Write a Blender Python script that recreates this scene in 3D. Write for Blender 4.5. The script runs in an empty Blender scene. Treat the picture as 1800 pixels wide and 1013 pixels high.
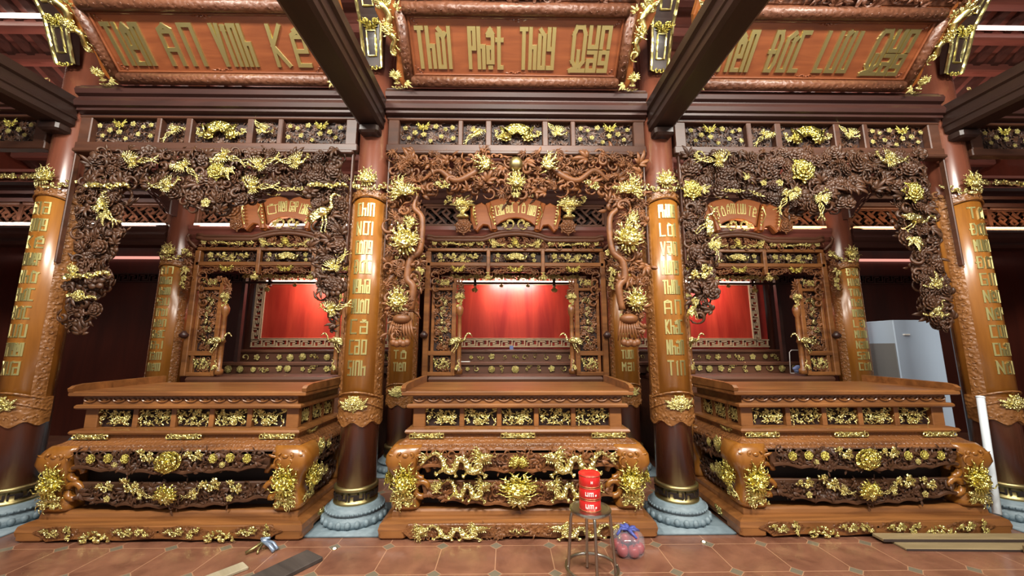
import bpy, math, random, unicodedata
import numpy as np
from mathutils import Matrix, Vector

# ------------------------------------------------------------------ camera, world, lights
SC = bpy.context.scene
COL = SC.collection
F_PX, H_CAM, CAM_X = 670.0, 1.55, -0.105
YAW, PITCH = math.atan(10 / F_PX), math.atan(104 / F_PX)
cd = bpy.data.cameras.new('camera'); cam = bpy.data.objects.new('camera', cd); COL.objects.link(cam)
cd.sensor_width = 36; cd.lens = 36 * F_PX / 1800; cd.clip_start = .05; cd.clip_end = 100
cam.location = (CAM_X, 0, H_CAM); cam.rotation_euler = (math.pi / 2 + PITCH, 0, -YAW)
SC.camera = cam
vs = SC.view_settings
vs.view_transform = 'Standard'; vs.look = 'None'; vs.gamma = 1; vs.use_curve_mapping = False
vs.exposure = 0.02
SC.display_settings.display_device = 'sRGB'
w = bpy.data.worlds.new('world'); SC.world = w; w.use_nodes = True
bg = w.node_tree.nodes['Background']; bg.inputs[0].default_value = (1.0, .96, .9, 1); bg.inputs[1].default_value = .4

def light(name, kind, loc, power, color=(1, .94, .84), target=None, **kw):
    d = bpy.data.lights.new(name, kind); d.energy = power; d.color = color
    for k, v in kw.items(): setattr(d, k, v)
    o = bpy.data.objects.new(name, d); COL.objects.link(o); o.location = loc
    if target: o.rotation_euler = (Vector(target) - Vector(loc)).to_track_quat('-Z', 'Y').to_euler()
    return o
for i, (x, tx) in enumerate(((-3.1, -3.0), (0, 0), (3.1, 3.0))):
    light('ceiling_lamp', 'AREA', (x, -.4, 5.4), 380, target=(tx, 3.9, 1.2), shape='RECTANGLE', size=1.4, size_y=.5)
    light('board_fill', 'AREA', (x, 1.0, 3.6), 15, target=(tx * .97, 3.4, 4.5), shape='RECTANGLE', size=1.2, size_y=.3)  # unseen fill light added to brighten the name boards
    light('shrine_fill', 'AREA', (x * .98, 3.95, 3.4), 32, color=(1, .9, .78), target=(x, 5.2, 2.4), shape='RECTANGLE', size=2.2, size_y=.2)  # unseen fill added behind the valances to brighten signs and screens
for x in (-3.07, .02, 3.07):
    light('niche_led', 'AREA', (x, 6.05, 2.66), 22, color=(1, .86, .84), target=(x, 6.42, 2.1), shape='RECTANGLE', size=.8, size_y=.08)
for x, wd, c in ((-6.2, 2.6, (1, .8, .7)), (-3.7, 1.2, (1, .8, .7)), (3.7, 1.2, (1, .62, .36)), (6.2, 2.6, (1, .62, .36))):
    light('lattice_led', 'AREA', (x, 5.06, 3.19), 5 * wd, color=c, target=(x, 5.2, 3.5), shape='RECTANGLE', size=wd, size_y=.03)
for x in (-5.6, 5.6):
    light('aisle_led', 'AREA', (x, 5.9, 3.75), 110, color=(1, .75, .65), target=(x, 5.9, 6), shape='RECTANGLE', size=2.4, size_y=.2)

def at(x, y, Y):
    """point where the photo ray through (x, y) meets the plane at depth Y"""
    f = np.array([math.sin(YAW) * math.cos(PITCH), math.cos(YAW) * math.cos(PITCH), math.sin(PITCH)])
    r = np.array([math.cos(YAW), -math.sin(YAW), 0]); u = np.cross(r, f)
    d = f + r * (x - 900) / F_PX - u * (y - 506.5) / F_PX
    return np.array([CAM_X, 0, H_CAM]) + d * (Y / d[1])

# ------------------------------------------------------------------ materials
def mat(name, color, rough=.5, metal=0, **kw):
    m = bpy.data.materials.new(name); m.use_nodes = True
    b = m.node_tree.nodes['Principled BSDF']
    b.inputs['Base Color'].default_value = (*color, 1); b.inputs['Roughness'].default_value = rough
    b.inputs['Metallic'].default_value = metal
    for k, v in kw.items(): b.inputs[k].default_value = v
    return m
def N(m, t, **kw):
    n = m.node_tree.nodes.new(t)
    for k, v in kw.items():
        if k in n.inputs: n.inputs[k].default_value = v
        else: setattr(n, k, v)
    return n
def L(m, a, b): m.node_tree.links.new(a, b)
def srgb(r, g, b):
    f = lambda c: ((c / 255 + .055) / 1.055) ** 2.4 if c > 10 else c / 255 / 12.92
    return (f(r), f(g), f(b))
def wood(name, c1, c2, rough=.38, axis='Z', scale=9, bump=.08, carve=0, coat=.12):
    m = mat(name, c1, rough, **{'Coat Weight': coat, 'Coat Roughness': .25})
    b = m.node_tree.nodes['Principled BSDF']
    tc = N(m, 'ShaderNodeTexCoord'); mp = N(m, 'ShaderNodeMapping')
    s = {'X': (.12, 1, 1), 'Y': (1, .12, 1), 'Z': (1, 1, .12)}[axis]
    mp.inputs['Scale'].default_value = s
    L(m, tc.outputs['Object'], mp.inputs['Vector'])
    no = N(m, 'ShaderNodeTexNoise', Scale=scale, Detail=7.0, Roughness=.62, Distortion=.6)
    L(m, mp.outputs[0], no.inputs['Vector'])
    r = N(m, 'ShaderNodeValToRGB')
    r.color_ramp.elements[0].position = .32; r.color_ramp.elements[1].position = .7
    r.color_ramp.elements[0].color = (*c1, 1); r.color_ramp.elements[1].color = (*c2, 1)
    L(m, no.outputs[0], r.inputs[0]); L(m, r.outputs[0], b.inputs['Base Color'])
    bp = N(m, 'ShaderNodeBump', Strength=bump, Distance=.01)
    L(m, no.outputs[0], bp.inputs['Height']); last = bp
    if carve:
        vo = N(m, 'ShaderNodeTexVoronoi', Scale=carve, feature='SMOOTH_F1')
        L(m, tc.outputs['Object'], vo.inputs['Vector'])
        b2 = N(m, 'ShaderNodeBump', Strength=.9, Distance=.012)
        L(m, vo.outputs['Distance'], b2.inputs['Height']); L(m, bp.outputs[0], b2.inputs['Normal']); last = b2
    L(m, last.outputs[0], b.inputs['Normal'])
    return m
MT = {}
MT['teak'] = wood('teak', srgb(94, 56, 27), srgb(146, 95, 50), .36, 'X')
MT['teak_carve'] = wood('teak_carve', srgb(90, 54, 28), srgb(136, 87, 47), .4, 'X', carve=45)
MT['carve_dark'] = wood('carve_dark', srgb(54, 33, 20), srgb(86, 54, 33), .46, 'X', coat=0)
MT['carve_mid'] = wood('carve_mid', srgb(90, 54, 29), srgb(132, 83, 45), .48, 'X', coat=0)
MT['dark'] = wood('dark_wood', srgb(46, 25, 21), srgb(64, 36, 30), .4, 'X', coat=.1)
MT['beam'] = wood('beam_wood', srgb(34, 21, 17), srgb(48, 31, 25), .4, 'Y', coat=.1)
MT['column'] = wood('column_wood', srgb(84, 46, 33), srgb(110, 62, 45), .26, 'Z', scale=5, coat=.5)
MT['couplet'] = wood('couplet_wood', srgb(122, 74, 24), srgb(156, 102, 40), .28, 'Z', scale=8, coat=.5)
MT['couplet_carve'] = wood('couplet_carve', srgb(106, 66, 30), srgb(140, 93, 48), .4, 'Z', carve=38)
MT['board'] = wood('board_wood', srgb(104, 55, 32), srgb(134, 76, 44), .32, 'X', coat=.4)
MT['frame_carve'] = wood('frame_carve', srgb(80, 47, 32), srgb(112, 70, 48), .42, 'X', carve=28)
MT['frame'] = wood('frame_wood', srgb(70, 42, 27), srgb(98, 60, 39), .5, 'X', coat=0)
MT['sign'] = wood('sign_wood', srgb(124, 66, 24), srgb(150, 86, 36), .48, 'X', coat=0)
MT['frieze'] = wood('frieze_wood', srgb(58, 33, 22), srgb(84, 50, 33), .45, 'X', coat=0)
MT['redpanel'] = wood('red_panel_wood', srgb(150, 34, 24), srgb(204, 72, 48), .4, 'Z', scale=4)
MT['redwood'] = wood('red_wood', srgb(86, 46, 38), srgb(112, 62, 52), .4, 'X')
MT['wall'] = wood('wall_wood', srgb(60, 24, 16), srgb(82, 34, 22), .35, 'Z', scale=4)
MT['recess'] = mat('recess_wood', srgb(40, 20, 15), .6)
MT['gold'] = mat('gold_leaf', srgb(232, 221, 150), .34, 1)
MT['gold_deep'] = mat('gold_paint', srgb(228, 216, 122), .32, 1)
MT['gold_dull'] = mat('gold_letter', srgb(206, 196, 134), .42, 1)
MT['fret'] = mat('pale_fret', srgb(206, 184, 146), .4, .2)
MT['brass'] = mat('brass', srgb(164, 150, 104), .42, 1)
MT['black'] = mat('black_lacquer', srgb(36, 30, 28), .4)
MT['stone'] = mat('blue_stone', srgb(104, 122, 132), .55)
MT['led'] = mat('led_strip', (1, .9, .8), .5, **{'Emission Color': (1, .86, .74, 1), 'Emission Strength': 4.0})
MT['led_pink'] = mat('led_pink', (1, .7, .6), .5, **{'Emission Color': (1, .42, .34, 1), 'Emission Strength': .9})
MT['led_orange'] = mat('led_orange', (1, .6, .3), .5, **{'Emission Color': (1, .5, .2, 1), 'Emission Strength': 2.2})
MT['led_rose'] = mat('led_rose', (1, .8, .75), .5, **{'Emission Color': (1, .66, .6, 1), 'Emission Strength': 1.1})
MT['lamp'] = mat('floor_lamp_glow', (1, 1, 1), .5, **{'Emission Color': (1, .97, .9, 1), 'Emission Strength': 40.0})
MT['steel'] = mat('stainless', srgb(170, 166, 156), .28, 1)
MT['tin_red'] = mat('tin_red', srgb(196, 36, 34), .3, **{'Coat Weight': .4})
MT['tin_lid'] = mat('tin_gold', srgb(206, 130, 96), .3, .8)
MT['white'] = mat('white_paint', srgb(226, 226, 222), .5)
MT['pvc'] = mat('white_pvc', srgb(214, 224, 232), .35)
MT['apple'] = mat('apple_skin', srgb(150, 40, 34), .35)
MT['bag'] = mat('bag_film', (.75, .72, .85), .1, **{'Alpha': .16, 'Coat Weight': 1.0, 'Coat Roughness': .08})
MT['bag_knot'] = mat('bag_knot', srgb(84, 96, 176), .3, **{'Alpha': .85})
MT['plank_dark'] = wood('plank_dark', srgb(52, 46, 44), srgb(76, 68, 64), .6, 'Y', coat=0)
MT['plank_pale'] = wood('plank_pale', srgb(142, 132, 108), srgb(170, 160, 136), .6, 'Y', coat=0)
MT['ply'] = wood('plywood', srgb(124, 108, 78), srgb(152, 134, 100), .6, 'X', coat=0)
MT['ply_edge'] = mat('film_edge', srgb(58, 46, 42), .6)
MT['tap'] = mat('grey_metal', srgb(140, 158, 182), .35, .5)
MT['cabinet'] = mat('pale_board', srgb(168, 186, 206), .5)
MT['cabinet_shade'] = mat('shaded_board', srgb(112, 112, 112), .5)  # shade on the cabinet's left face, put into the colour
MT['teal'] = mat('teal_scrap', srgb(120, 170, 160), .5)
MT['bluecloth'] = mat('blue_cloth', srgb(120, 140, 190), .7)
for k in ('gold', 'gold_deep'):   # chased, scaly surface of the gilded carving
    m = MT[k]; tc = N(m, 'ShaderNodeTexCoord'); vo = N(m, 'ShaderNodeTexVoronoi', Scale=13.0); L(m, tc.outputs['Object'], vo.inputs['Vector'])
    bp = N(m, 'ShaderNodeBump', Strength=.55, Distance=.03); L(m, vo.outputs['Distance'], bp.inputs['Height']); L(m, bp.outputs[0], m.node_tree.nodes['Principled BSDF'].inputs['Normal'])
# stone gets mottling
m = MT['stone']; b = m.node_tree.nodes['Principled BSDF']
no = N(m, 'ShaderNodeTexNoise', Scale=14.0, Detail=6.0); r = N(m, 'ShaderNodeValToRGB')
r.color_ramp.elements[0].color = (*srgb(84, 100, 110), 1); r.color_ramp.elements[1].color = (*srgb(132, 150, 158), 1)
L(m, no.outputs[0], r.inputs[0]); L(m, r.outputs[0], b.inputs['Base Color'])
# floor tiles: big terracotta squares, pale joints, small grey-green diamonds at the corners
def floor_mat():
    m = mat('terracotta_tiles', (.3, .15, .1), .3, **{'Coat Weight': .3, 'Coat Roughness': .12})
    b = m.node_tree.nodes['Principled BSDF']
    g = N(m, 'ShaderNodeNewGeometry'); sx = N(m, 'ShaderNodeSeparateXYZ'); L(m, g.outputs['Position'], sx.inputs[0])
    def mth(op, a, c=None):
        n = N(m, 'ShaderNodeMath', operation=op)
        for i, v in enumerate((a, c)):
            if v is None: continue
            if isinstance(v, (int, float)): n.inputs[i].default_value = v
            else: L(m, v, n.inputs[i])
        return n.outputs[0]
    def dist(o, off, size):
        v = mth('SUBTRACT', o, off); v = mth('DIVIDE', v, size)
        f = mth('FRACT', mth('ADD', v, 100.5)); return mth('MULTIPLY', mth('ABSOLUTE', mth('SUBTRACT', f, .5)), size), mth('FLOOR', mth('ADD', v, 100.))
    dx, ix = dist(sx.outputs[0], -.603, .422); dy, iy = dist(sx.outputs[1], 3.288, .38)
    joint = mth('LESS_THAN', mth('MINIMUM', dx, dy), .003)
    sm = mth('ADD', dx, dy)
    dia = mth('LESS_THAN', sm, .05); ring = mth('LESS_THAN', mth('ABSOLUTE', mth('SUBTRACT', sm, .052)), .0035)
    no = N(m, 'ShaderNodeTexNoise', Scale=3.5, Detail=8.0, Roughness=.65, Distortion=.4)
    L(m, g.outputs['Position'], no.inputs['Vector'])
    r = N(m, 'ShaderNodeValToRGB'); r.color_ramp.elements[0].position = .3; r.color_ramp.elements[1].position = .72
    r.color_ramp.elements[0].color = (*srgb(98, 62, 48), 1); r.color_ramp.elements[1].color = (*srgb(142, 98, 76), 1)
    L(m, no.outputs[0], r.inputs[0])
    def mix(f, a, c):
        n = N(m, 'ShaderNodeMix', data_type='RGBA')
        L(m, f, n.inputs[0])
        L(m, a, n.inputs[6]); n.inputs[7].default_value = (*c, 1); return n.outputs[2]
    c = mix(joint, r.outputs[0], srgb(168, 128, 100)); c = mix(dia, c, srgb(112, 104, 88)); c = mix(ring, c, srgb(168, 128, 100))
    L(m, c, b.inputs['Base Color'])
    rr = N(m, 'ShaderNodeMapRange'); L(m, no.outputs[0], rr.inputs[0]); rr.inputs[3].default_value = .2; rr.inputs[4].default_value = .42
    L(m, rr.outputs[0], b.inputs['Roughness'])
    return m
MT['floor'] = floor_mat()

# ------------------------------------------------------------------ geometry kit
class G:
    """vertex / face accumulator"""
    def __init__(s): s.v = []; s.f = []; s.n = 0
    def add(s, V, F, M=None):
        V = np.asarray(V, float)
        if M is not None: V = V @ M[:3, :3].T + M[:3, 3]
        s.v.append(V)
        for a in F:
            a = np.asarray(a)
            if len(a): s.f.append(a + s.n)
        s.n += len(V); return s
    def stamp(s, g, M=None):
        V, F = g.get()
        return s.add(V, F, M)
    def get(s):
        if len(s.v) > 1: s.v = [np.concatenate(s.v)]
        by = {}
        for a in s.f: by.setdefault(a.shape[1], []).append(a)
        s.f = [np.concatenate(x) for x in by.values()]
        return (s.v[0] if s.v else np.zeros((0, 3))), s.f
    def map(s, fn): V, F = s.get(); s.v = [fn(V)]; return s
    def mirror(s):
        V, F = s.get(); g = G(); W = V.copy(); W[:, 0] *= -1
        return g.add(W, [f[:, ::-1] for f in F])
    def box(s, x0, y0, z0, x1, y1, z1, c=0., M=None):
        if c <= 0:
            V = [(x, y, z) for z in (z0, z1) for y in (y0, y1) for x in (x0, x1)]
            return s.add(V, [[(0, 2, 3, 1), (4, 5, 7, 6), (0, 1, 5, 4), (2, 6, 7, 3), (0, 4, 6, 2), (1, 3, 7, 5)]], M)
        c = min(c, (x1 - x0) * .45, (y1 - y0) * .45, (z1 - z0) * .45)
        prof = [(c, 0), (0, c), (0, z1 - z0 - c), (c, z1 - z0)]
        def ring(i, z):
            return [(x0 + i + c, y0 + i, z), (x1 - i - c, y0 + i, z), (x1 - i, y0 + i + c, z), (x1 - i, y1 - i - c, z), (x1 - i - c, y1 - i, z), (x0 + i + c, y1 - i, z), (x0 + i, y1 - i - c, z), (x0 + i, y0 + i + c, z)]
        return s.loft([ring(i, z0 + z) for i, z in prof], M=M)
    def loft(s, rings, closed=True, caps=True, M=None):
        R = np.array(rings, float); k, n = R.shape[:2]
        V = R.reshape(-1, 3); q = []
        a = np.arange(n if closed else n - 1); b = (a + 1) % n
        for i in range(k - 1): q.append(np.stack([i * n + a, i * n + b, (i + 1) * n + b, (i + 1) * n + a], 1))
        F = [np.concatenate(q)]
        if caps and closed: F.append(np.array([np.arange(n)[::-1], (k - 1) * n + np.arange(n)]))
        return s.add(V, F, M)
    def tube(s, P, R, n=6, flat=1., side=1., M=None, up=(0, 0, 1)):
        """tube along P, radii R; flat squashes it along the local up direction (leaf / blade)"""
        P = np.array(P, float); k = len(P)
        R = np.full(k, R, float) if np.isscalar(R) else np.interp(np.linspace(0, 1, k), np.linspace(0, 1, len(R)), R)
        T = np.gradient(P, axis=0); T /= np.linalg.norm(T, axis=1)[:, None] + 1e-9
        U = np.array(up, float); S = np.cross(T, U); ln = np.linalg.norm(S, axis=1)
        S[ln < 1e-3] = (1, 0, 0)
        S /= np.linalg.norm(S, axis=1)[:, None] + 1e-9
        W = np.cross(S, T)
        a = np.arange(n) * 2 * math.pi / n
        ring = P[:, None] + R[:, None, None] * (side * np.cos(a)[None, :, None] * S[:, None] + flat * np.sin(a)[None, :, None] * W[:, None])
        return s.loft(ring, M=M)
    def ball(s, c, r, n=8, m=5, M=None):
        r = (r, r, r) if np.isscalar(r) else r
        a = np.arange(n) * 2 * math.pi / n; t = np.linspace(-math.pi / 2, math.pi / 2, m + 1)
        t[0] += .12; t[-1] -= .12
        rings = [[(c[0] + r[0] * math.cos(q) * math.cos(x), c[1] + r[1] * math.cos(q) * math.sin(x), c[2] + r[2] * math.sin(q)) for x in a] for q in t]
        return s.loft(rings, M=M)
    def lathe(s, prof, n=24, M=None, caps=True):
        a = np.arange(n) * 2 * math.pi / n
        return s.loft([[(r * math.cos(x), r * math.sin(x), z) for x in a] for r, z in prof], caps=caps, M=M)
    def prism(s, prof, x0, x1, M=None):
        """profile [(y, z)] run along X"""
        return s.loft([[(x0, y, z) for y, z in prof], [(x1, y, z) for y, z in prof]], M=M)
    def rect(s, cx, cy, hx, hy, prof, M=None):
        """stack of mitred rectangles, profile [(offset, z)]"""
        return s.loft([[(cx - hx - o, cy - hy - o, z), (cx + hx + o, cy - hy - o, z), (cx + hx + o, cy + hy + o, z), (cx - hx - o, cy + hy + o, z)] for o, z in prof], M=M)
    def plate(s, pts, z0, z1, c=.0, M=None):
        """outline [(x, y)] counter-clockwise, extruded along z with a softened front edge"""
        P = np.array(pts, float); k = len(P)
        rings = [np.c_[P, np.full(k, z0)], np.c_[P, np.full(k, z1 - c)]]
        if c:
            d = np.roll(P, -1, 0) - np.roll(P, 1, 0); d /= np.linalg.norm(d, axis=1)[:, None] + 1e-9
            rings.append(np.c_[P + np.c_[-d[:, 1], d[:, 0]] * c, np.full(k, z1)])
        return s.loft(rings, M=M)
    def mesh(s, name, smooth=True):
        V, F = s.get()
        me = bpy.data.meshes.new(name); me.vertices.add(len(V)); me.vertices.foreach_set('co', V.ravel())
        tot = sum(len(f) for f in F); nl = sum(f.size for f in F)
        me.loops.add(nl); me.polygons.add(tot)
        me.loops.foreach_set('vertex_index', np.concatenate([f.ravel() for f in F]))
        st = []; o = 0
        for f in F: st.append(o + np.arange(len(f)) * f.shape[1]); o += f.size
        me.polygons.foreach_set('loop_start', np.concatenate(st))
        me.polygons.foreach_set('use_smooth', np.full(tot, smooth))
        me.update(calc_edges=True); me.validate()
        return me

def M4(p=(0, 0, 0), s=1., rot=0., fr='front', flip=False):
    """local ornament frame (x right, y up, z to the viewer) placed at p"""
    c, q = math.cos(rot), math.sin(rot)
    Rz = np.array([[c, -q, 0], [q, c, 0], [0, 0, 1.]])
    if isinstance(fr, str):
        B = {'front': [[1, 0, 0], [0, 0, -1], [0, 1, 0]], 'right': [[0, 0, 1], [1, 0, 0], [0, 1, 0]], 'left': [[0, 0, -1], [-1, 0, 0], [0, 1, 0]],
             'flat': [[1, 0, 0], [0, 1, 0], [0, 0, 1]], 'board': [[1, 0, 0], [0, -.73, -.683], [0, .683, -.73]]}[fr]
    else: B = fr
    sc = np.diag(s if hasattr(s, '__len__') else (s, s, s))
    M = np.eye(4); M[:3, :3] = np.array(B, float) @ Rz @ sc; M[:3, 3] = p
    return M

def obj(name, g, m, parent=None, M=None, smooth=False, label=None):
    me = g if isinstance(g, bpy.types.Mesh) else g.mesh(name, smooth)
    if isinstance(m, str): m = MT[m]
    if not me.materials: me.materials.append(m)
    o = bpy.data.objects.new(name, me); COL.objects.link(o)
    if parent is not None: o.parent = parent
    if M is not None:
        o.matrix_local = Matrix(M.tolist())
    if label: o['label'] = label
    return o
def tag(o, label, cat, group=None):
    o['label'] = label; o['category'] = cat
    if group: o['group'] = group
    return o
def thing(name, label, cat, loc=(0, 0, 0), group=None):
    o = bpy.data.objects.new(name, None); COL.objects.link(o); o.location = loc; o.empty_display_size = .1
    return tag(o, label, cat, group)
def struct(name, g, m, smooth=False):
    o = obj(name, g, m, smooth=smooth); o['kind'] = 'structure'; return o
def off(root): return M4(tuple(-c for c in root.location), fr='flat')   # world-built part under a moved root

# ------------------------------------------------------------------ carved ornament kit (unit size, x right, y up, z outwards)
RND = random.Random(7)
def arc(r0, r1, a0, a1, n=10, z0=0., z1=0., c=(0, 0)):
    t = np.linspace(0, 1, n); r = r0 + (r1 - r0) * t; a = a0 + (a1 - a0) * t
    return np.c_[c[0] + r * np.cos(a), c[1] + r * np.sin(a), z0 + (z1 - z0) * t]
def blade(g, p, ang, ln, wd, bend=0., lift=.2, n=6, flat=.35, z=0., wav=0.):
    """tapering curved leaf / flame / hair strand"""
    t = np.linspace(0, 1, n); a = ang + bend * t + wav * np.cos(t * 7)
    d = np.c_[np.cos(a), np.sin(a)] * ln / (n - 1); d[0] = 0
    P = np.c_[np.cumsum(d, 0) + np.array(p[:2]), z + lift * ln * np.sin(t * 2.2)]
    g.tube(P, [wd * .35, wd * .9, wd, wd * .7, wd * .08], n=5, flat=flat)
def o_curl():
    g = G(); g.tube(arc(.5, .06, 0, 5.2, 13, 0, .16), [.05, .1, .12, .11, .1], n=5)
    g.tube(np.array([(.5, 0, 0), (.48, -.25, 0), (.3, -.5, .05)]), [.06, .08, .02], n=5); return g
def o_leaf():
    g = G()
    for a, l in ((1.57, 1.), (.75, .75), (2.4, .75), (.1, .5), (3.05, .5)): blade(g, (0, -.4), a, l, .16, .25 * (1 if a < 1.6 else -1), .3)
    return g
def o_rose(rings=((7, .40, .05), (6, .27, .16), (4, .14, .24))):
    g = G()
    for k, (n, r, z) in enumerate(rings):
        for i in range(n):
            a = i * 2 * math.pi / n + k * .5; t = .5 - .18 * k
            M = np.eye(4); c, s = math.cos(a), math.sin(a); ct, st = math.cos(t), math.sin(t)
            M[:3, :3] = np.array([[c, -s, 0], [s, c, 0], [0, 0, 1]]) @ np.array([[ct, 0, st], [0, 1, 0], [-st, 0, ct]]).T
            M[:3, 3] = (r * c, r * s, z)
            g.ball((0, 0, 0), (.19 - .03 * k, .25 - .055 * k, .05), 7, 4, M)
    g.ball((0, 0, .28), (.1, .1, .1), 6, 4); return g
def o_blossom():
    g = G()
    for i in range(5):
        a = i * 1.2566 + .3; g.ball((.3 * math.cos(a), .3 * math.sin(a), .06), (.22, .22, .1), 6, 4)
    g.ball((0, 0, .14), .14, 6, 4); return g
def o_peony():
    g = G(); g.stamp(o_rose(((9, .42, .03), (8, .3, .12), (6, .2, .2), (4, .1, .27))))
    for a in (.2, 1., 2.1, 2.95, 3.8, 4.7, 5.6): blade(g, (.35 * math.cos(a), .35 * math.sin(a)), a, .38, .13, .3, .1)
    return g
def o_chrys():
    """flame mane swept up and to the left over a small dragon face"""
    g = G(); R = random.Random(4)
    for k in range(3):
        for i in range(13):
            a = -.15 + i * .3 + .1 * k
            blade(g, (0, -.08), a, (.36 + .3 * math.exp(-((a - 2.1) / .9) ** 2) - .08 * k) * R.uniform(.85, 1.1), .038, .35, .25, 9, .8, .03 + .07 * k, .6 if i % 2 else -.45)
    g.ball((0, -.12, .14), (.17, .15, .14), 8, 5); g.ball((0, -.24, .22), (.11, .08, .1), 7, 4)
    for s in (-1, 1):
        g.ball((s * .09, -.06, .26), .045, 6, 4); blade(g, (s * .1, -.26), -math.pi / 2 + s * .9, .3, .04, s * .8, .2, 6, .7, .12)
    return g
def o_spray():
    g = G(); t = np.linspace(0, 1, 9)
    g.tube(np.c_[-.5 + t, .12 * np.sin(t * 6), .05 + 0 * t], [.03, .045, .03], n=5)
    for x, y, s in ((-.3, .2, .24), (.02, -.16, .22), (.3, .16, .26), (.48, -.05, .18)): g.stamp(o_blossom(), M4((x, y, .08), s * 1.5, x * 5, 'flat'))
    for x, a in ((-.42, 2.2), (-.15, 1.2), (-.2, 4.4), (.15, 1.1), (.15, 5.2), (.38, 4.6)): blade(g, (x, .1 * math.sin((x + .5) * 6)), a, .28, .08, .5, .25)
    return g
def o_cloud():
    g = G()
    for sx in (-1, 1):
        g.tube(arc(.3, .05, math.pi / 2 * (1 + sx), math.pi / 2 * (1 + sx) + sx * 4.6, 10, .0, .1, (sx * -.02 + sx * .3, 0)), [.05, .09, .1], n=5)
        blade(g, (sx * .5, -.1), math.pi / 2 * (1 - sx), .5, .1, sx * .5, .1)
    g.ball((0, -.05, .08), (.2, .14, .1), 7, 4); return g
def o_dragonface():
    """front view of a dragon's head: snout, eyes, brows, horns and a mane of flames"""
    g = G()
    g.ball((0, 0, .12), (.28, .27, .22), 10, 6); g.ball((0, -.14, .28), (.2, .14, .16), 8, 5)
    for s in (-1, 1):
        g.ball((s * .07, -.12, .39), .05, 6, 4); g.ball((s * .13, .07, .32), .072, 8, 5)
        g.tube(np.array([(s * .03, .1, .33), (s * .14, .17, .32), (s * .26, .14, .24)]), [.03, .05, .02], n=5)
        g.tube(np.array([(s * .1, .2, .12), (s * .17, .42, .16), (s * .13, .62, .2), (s * .24, .75, .2)]), [.05, .045, .035, .01], n=5)
        blade(g, (s * .22, .08, 0), math.pi / 2 - s * 1.15, .3, .09, -s * .4, .1, z=.12)
        g.tube(np.array([(s * .12, -.2, .34), (s * .3, -.22, .36), (s * .48, -.1, .3), (s * .6, -.2, .25)]), [.025, .022, .018, .008], n=4)
        for k in range(2):
            for i in range(9):
                a = .12 + i * .27 + .1 * k; ln = (.5 if a < 1 else .36 if a < 1.9 else .26) - .1 * k
                blade(g, (s * .22 * math.sin(a), .22 * math.cos(a)), math.pi / 2 - s * a * .92, ln, .036, s * .3, .25 + .2 * k, 9, .8, .06 * k, (.7 if i % 2 else -.7))
        g.tube(arc(.08, .02, 0, 5, 9, .3, .36, (s * .21, -.06)), [.03, .035, .025], n=5)
    for i in range(5): blade(g, ((i - 2) * .08, -.24), -math.pi / 2 + (i - 2) * .22, .34 - .04 * abs(i - 2), .05, .4, .1, 5, .6, .12)
    g.tube(np.array([(-.15, -.22, .26), (0, -.27, .34), (.15, -.22, .26)]), [.03, .05, .03], n=5)
    return g
def o_dragonhead():
    """side view of a dragon's head looking to +x"""
    g = G()
    g.tube(np.array([(-.25, -.1, .1), (-.05, .0, .14), (.15, .04, .15), (.34, .02, .14), (.44, .05, .13)]), [.16, .19, .15, .1, .07], n=8)
    g.tube(np.array([(.0, -.12, .12), (.18, -.16, .13), (.36, -.12, .13)]), [.07, .06, .03], n=6)
    g.ball((.42, .08, .15), .06, 6, 4); g.ball((.08, .14, .26), .06, 7, 4)
    g.tube(np.array([(.0, .16, .2), (.1, .22, .22), (.2, .18, .2)]), [.03, .04, .02], n=5)
    g.tube(np.array([(-.05, .16, .12), (-.25, .32, .14), (-.4, .34, .14), (-.5, .44, .14)]), [.045, .04, .03, .01], n=5)
    g.tube(np.array([(.42, -.0, .2), (.56, -.04, .22), (.62, .1, .2), (.74, .12, .2)]), [.022, .02, .016, .006], n=4)
    for i in range(16):
        a = 1.8 + i * .18; blade(g, (-.12, .12 * math.cos(i * .2)), a, .6 + .14 * (i % 2), .04, .3, .2, 10, .8, .04 + .05 * (i % 3), .7 if i % 2 else -.7)
    for i in range(4): blade(g, (.0 + .09 * i, -.16), -1.9 + .1 * i, .26, .045, .5, .1, 5, .6, .1)
    return g
def serpent(P, r=.1, spike=True, n=36):
    g = G(); P = np.array(P, float); t = np.linspace(0, len(P) - 1, n)
    i = np.clip(t.astype(int), 0, len(P) - 2); f = (t - i)[:, None]
    # Catmull-Rom through P
    q = np.vstack([2 * P[0] - P[1], P, 2 * P[-1] - P[-2]])
    a, b, c, d = q[i], q[i + 1], q[i + 2], q[i + 3]
    C = .5 * (2 * b + (c - a) * f + (2 * a - 5 * b + 4 * c - d) * f ** 2 + (3 * b - a - 3 * c + d) * f ** 3)
    rr = r * np.interp(np.linspace(0, 1, n), [0, .15, .7, 1], [.25, .7, 1, .95]) * (1 + .1 * (np.arange(n) % 2))
    g.tube(C, rr, n=8)
    if spike:
        T = np.gradient(C, axis=0)
        for k in range(2, n - 2, 2):
            a_ = math.atan2(T[k, 1], T[k, 0]) + 1.9
            blade(g, C[k, :2] + rr[k] * .7 * np.array([math.cos(a_), math.sin(a_)]), a_, rr[k] * 1.1, rr[k] * .35, .3, .1, 4, .7, C[k, 2])
    return g
def claw(g, p, ang, s):
    a = ang; e = (p[0] + s * math.cos(a), p[1] + s * math.sin(a))
    g.tube(np.array([(p[0], p[1], .12), ((p[0] + e[0]) / 2, (p[1] + e[1]) / 2 + .03, .18), (e[0], e[1], .14)]), [.075, .055, .04], n=6)
    for k in range(4): blade(g, e, a - .8 + .5 * k, s * .45, .03, -.5, .5, 5, .8, .14)
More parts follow.
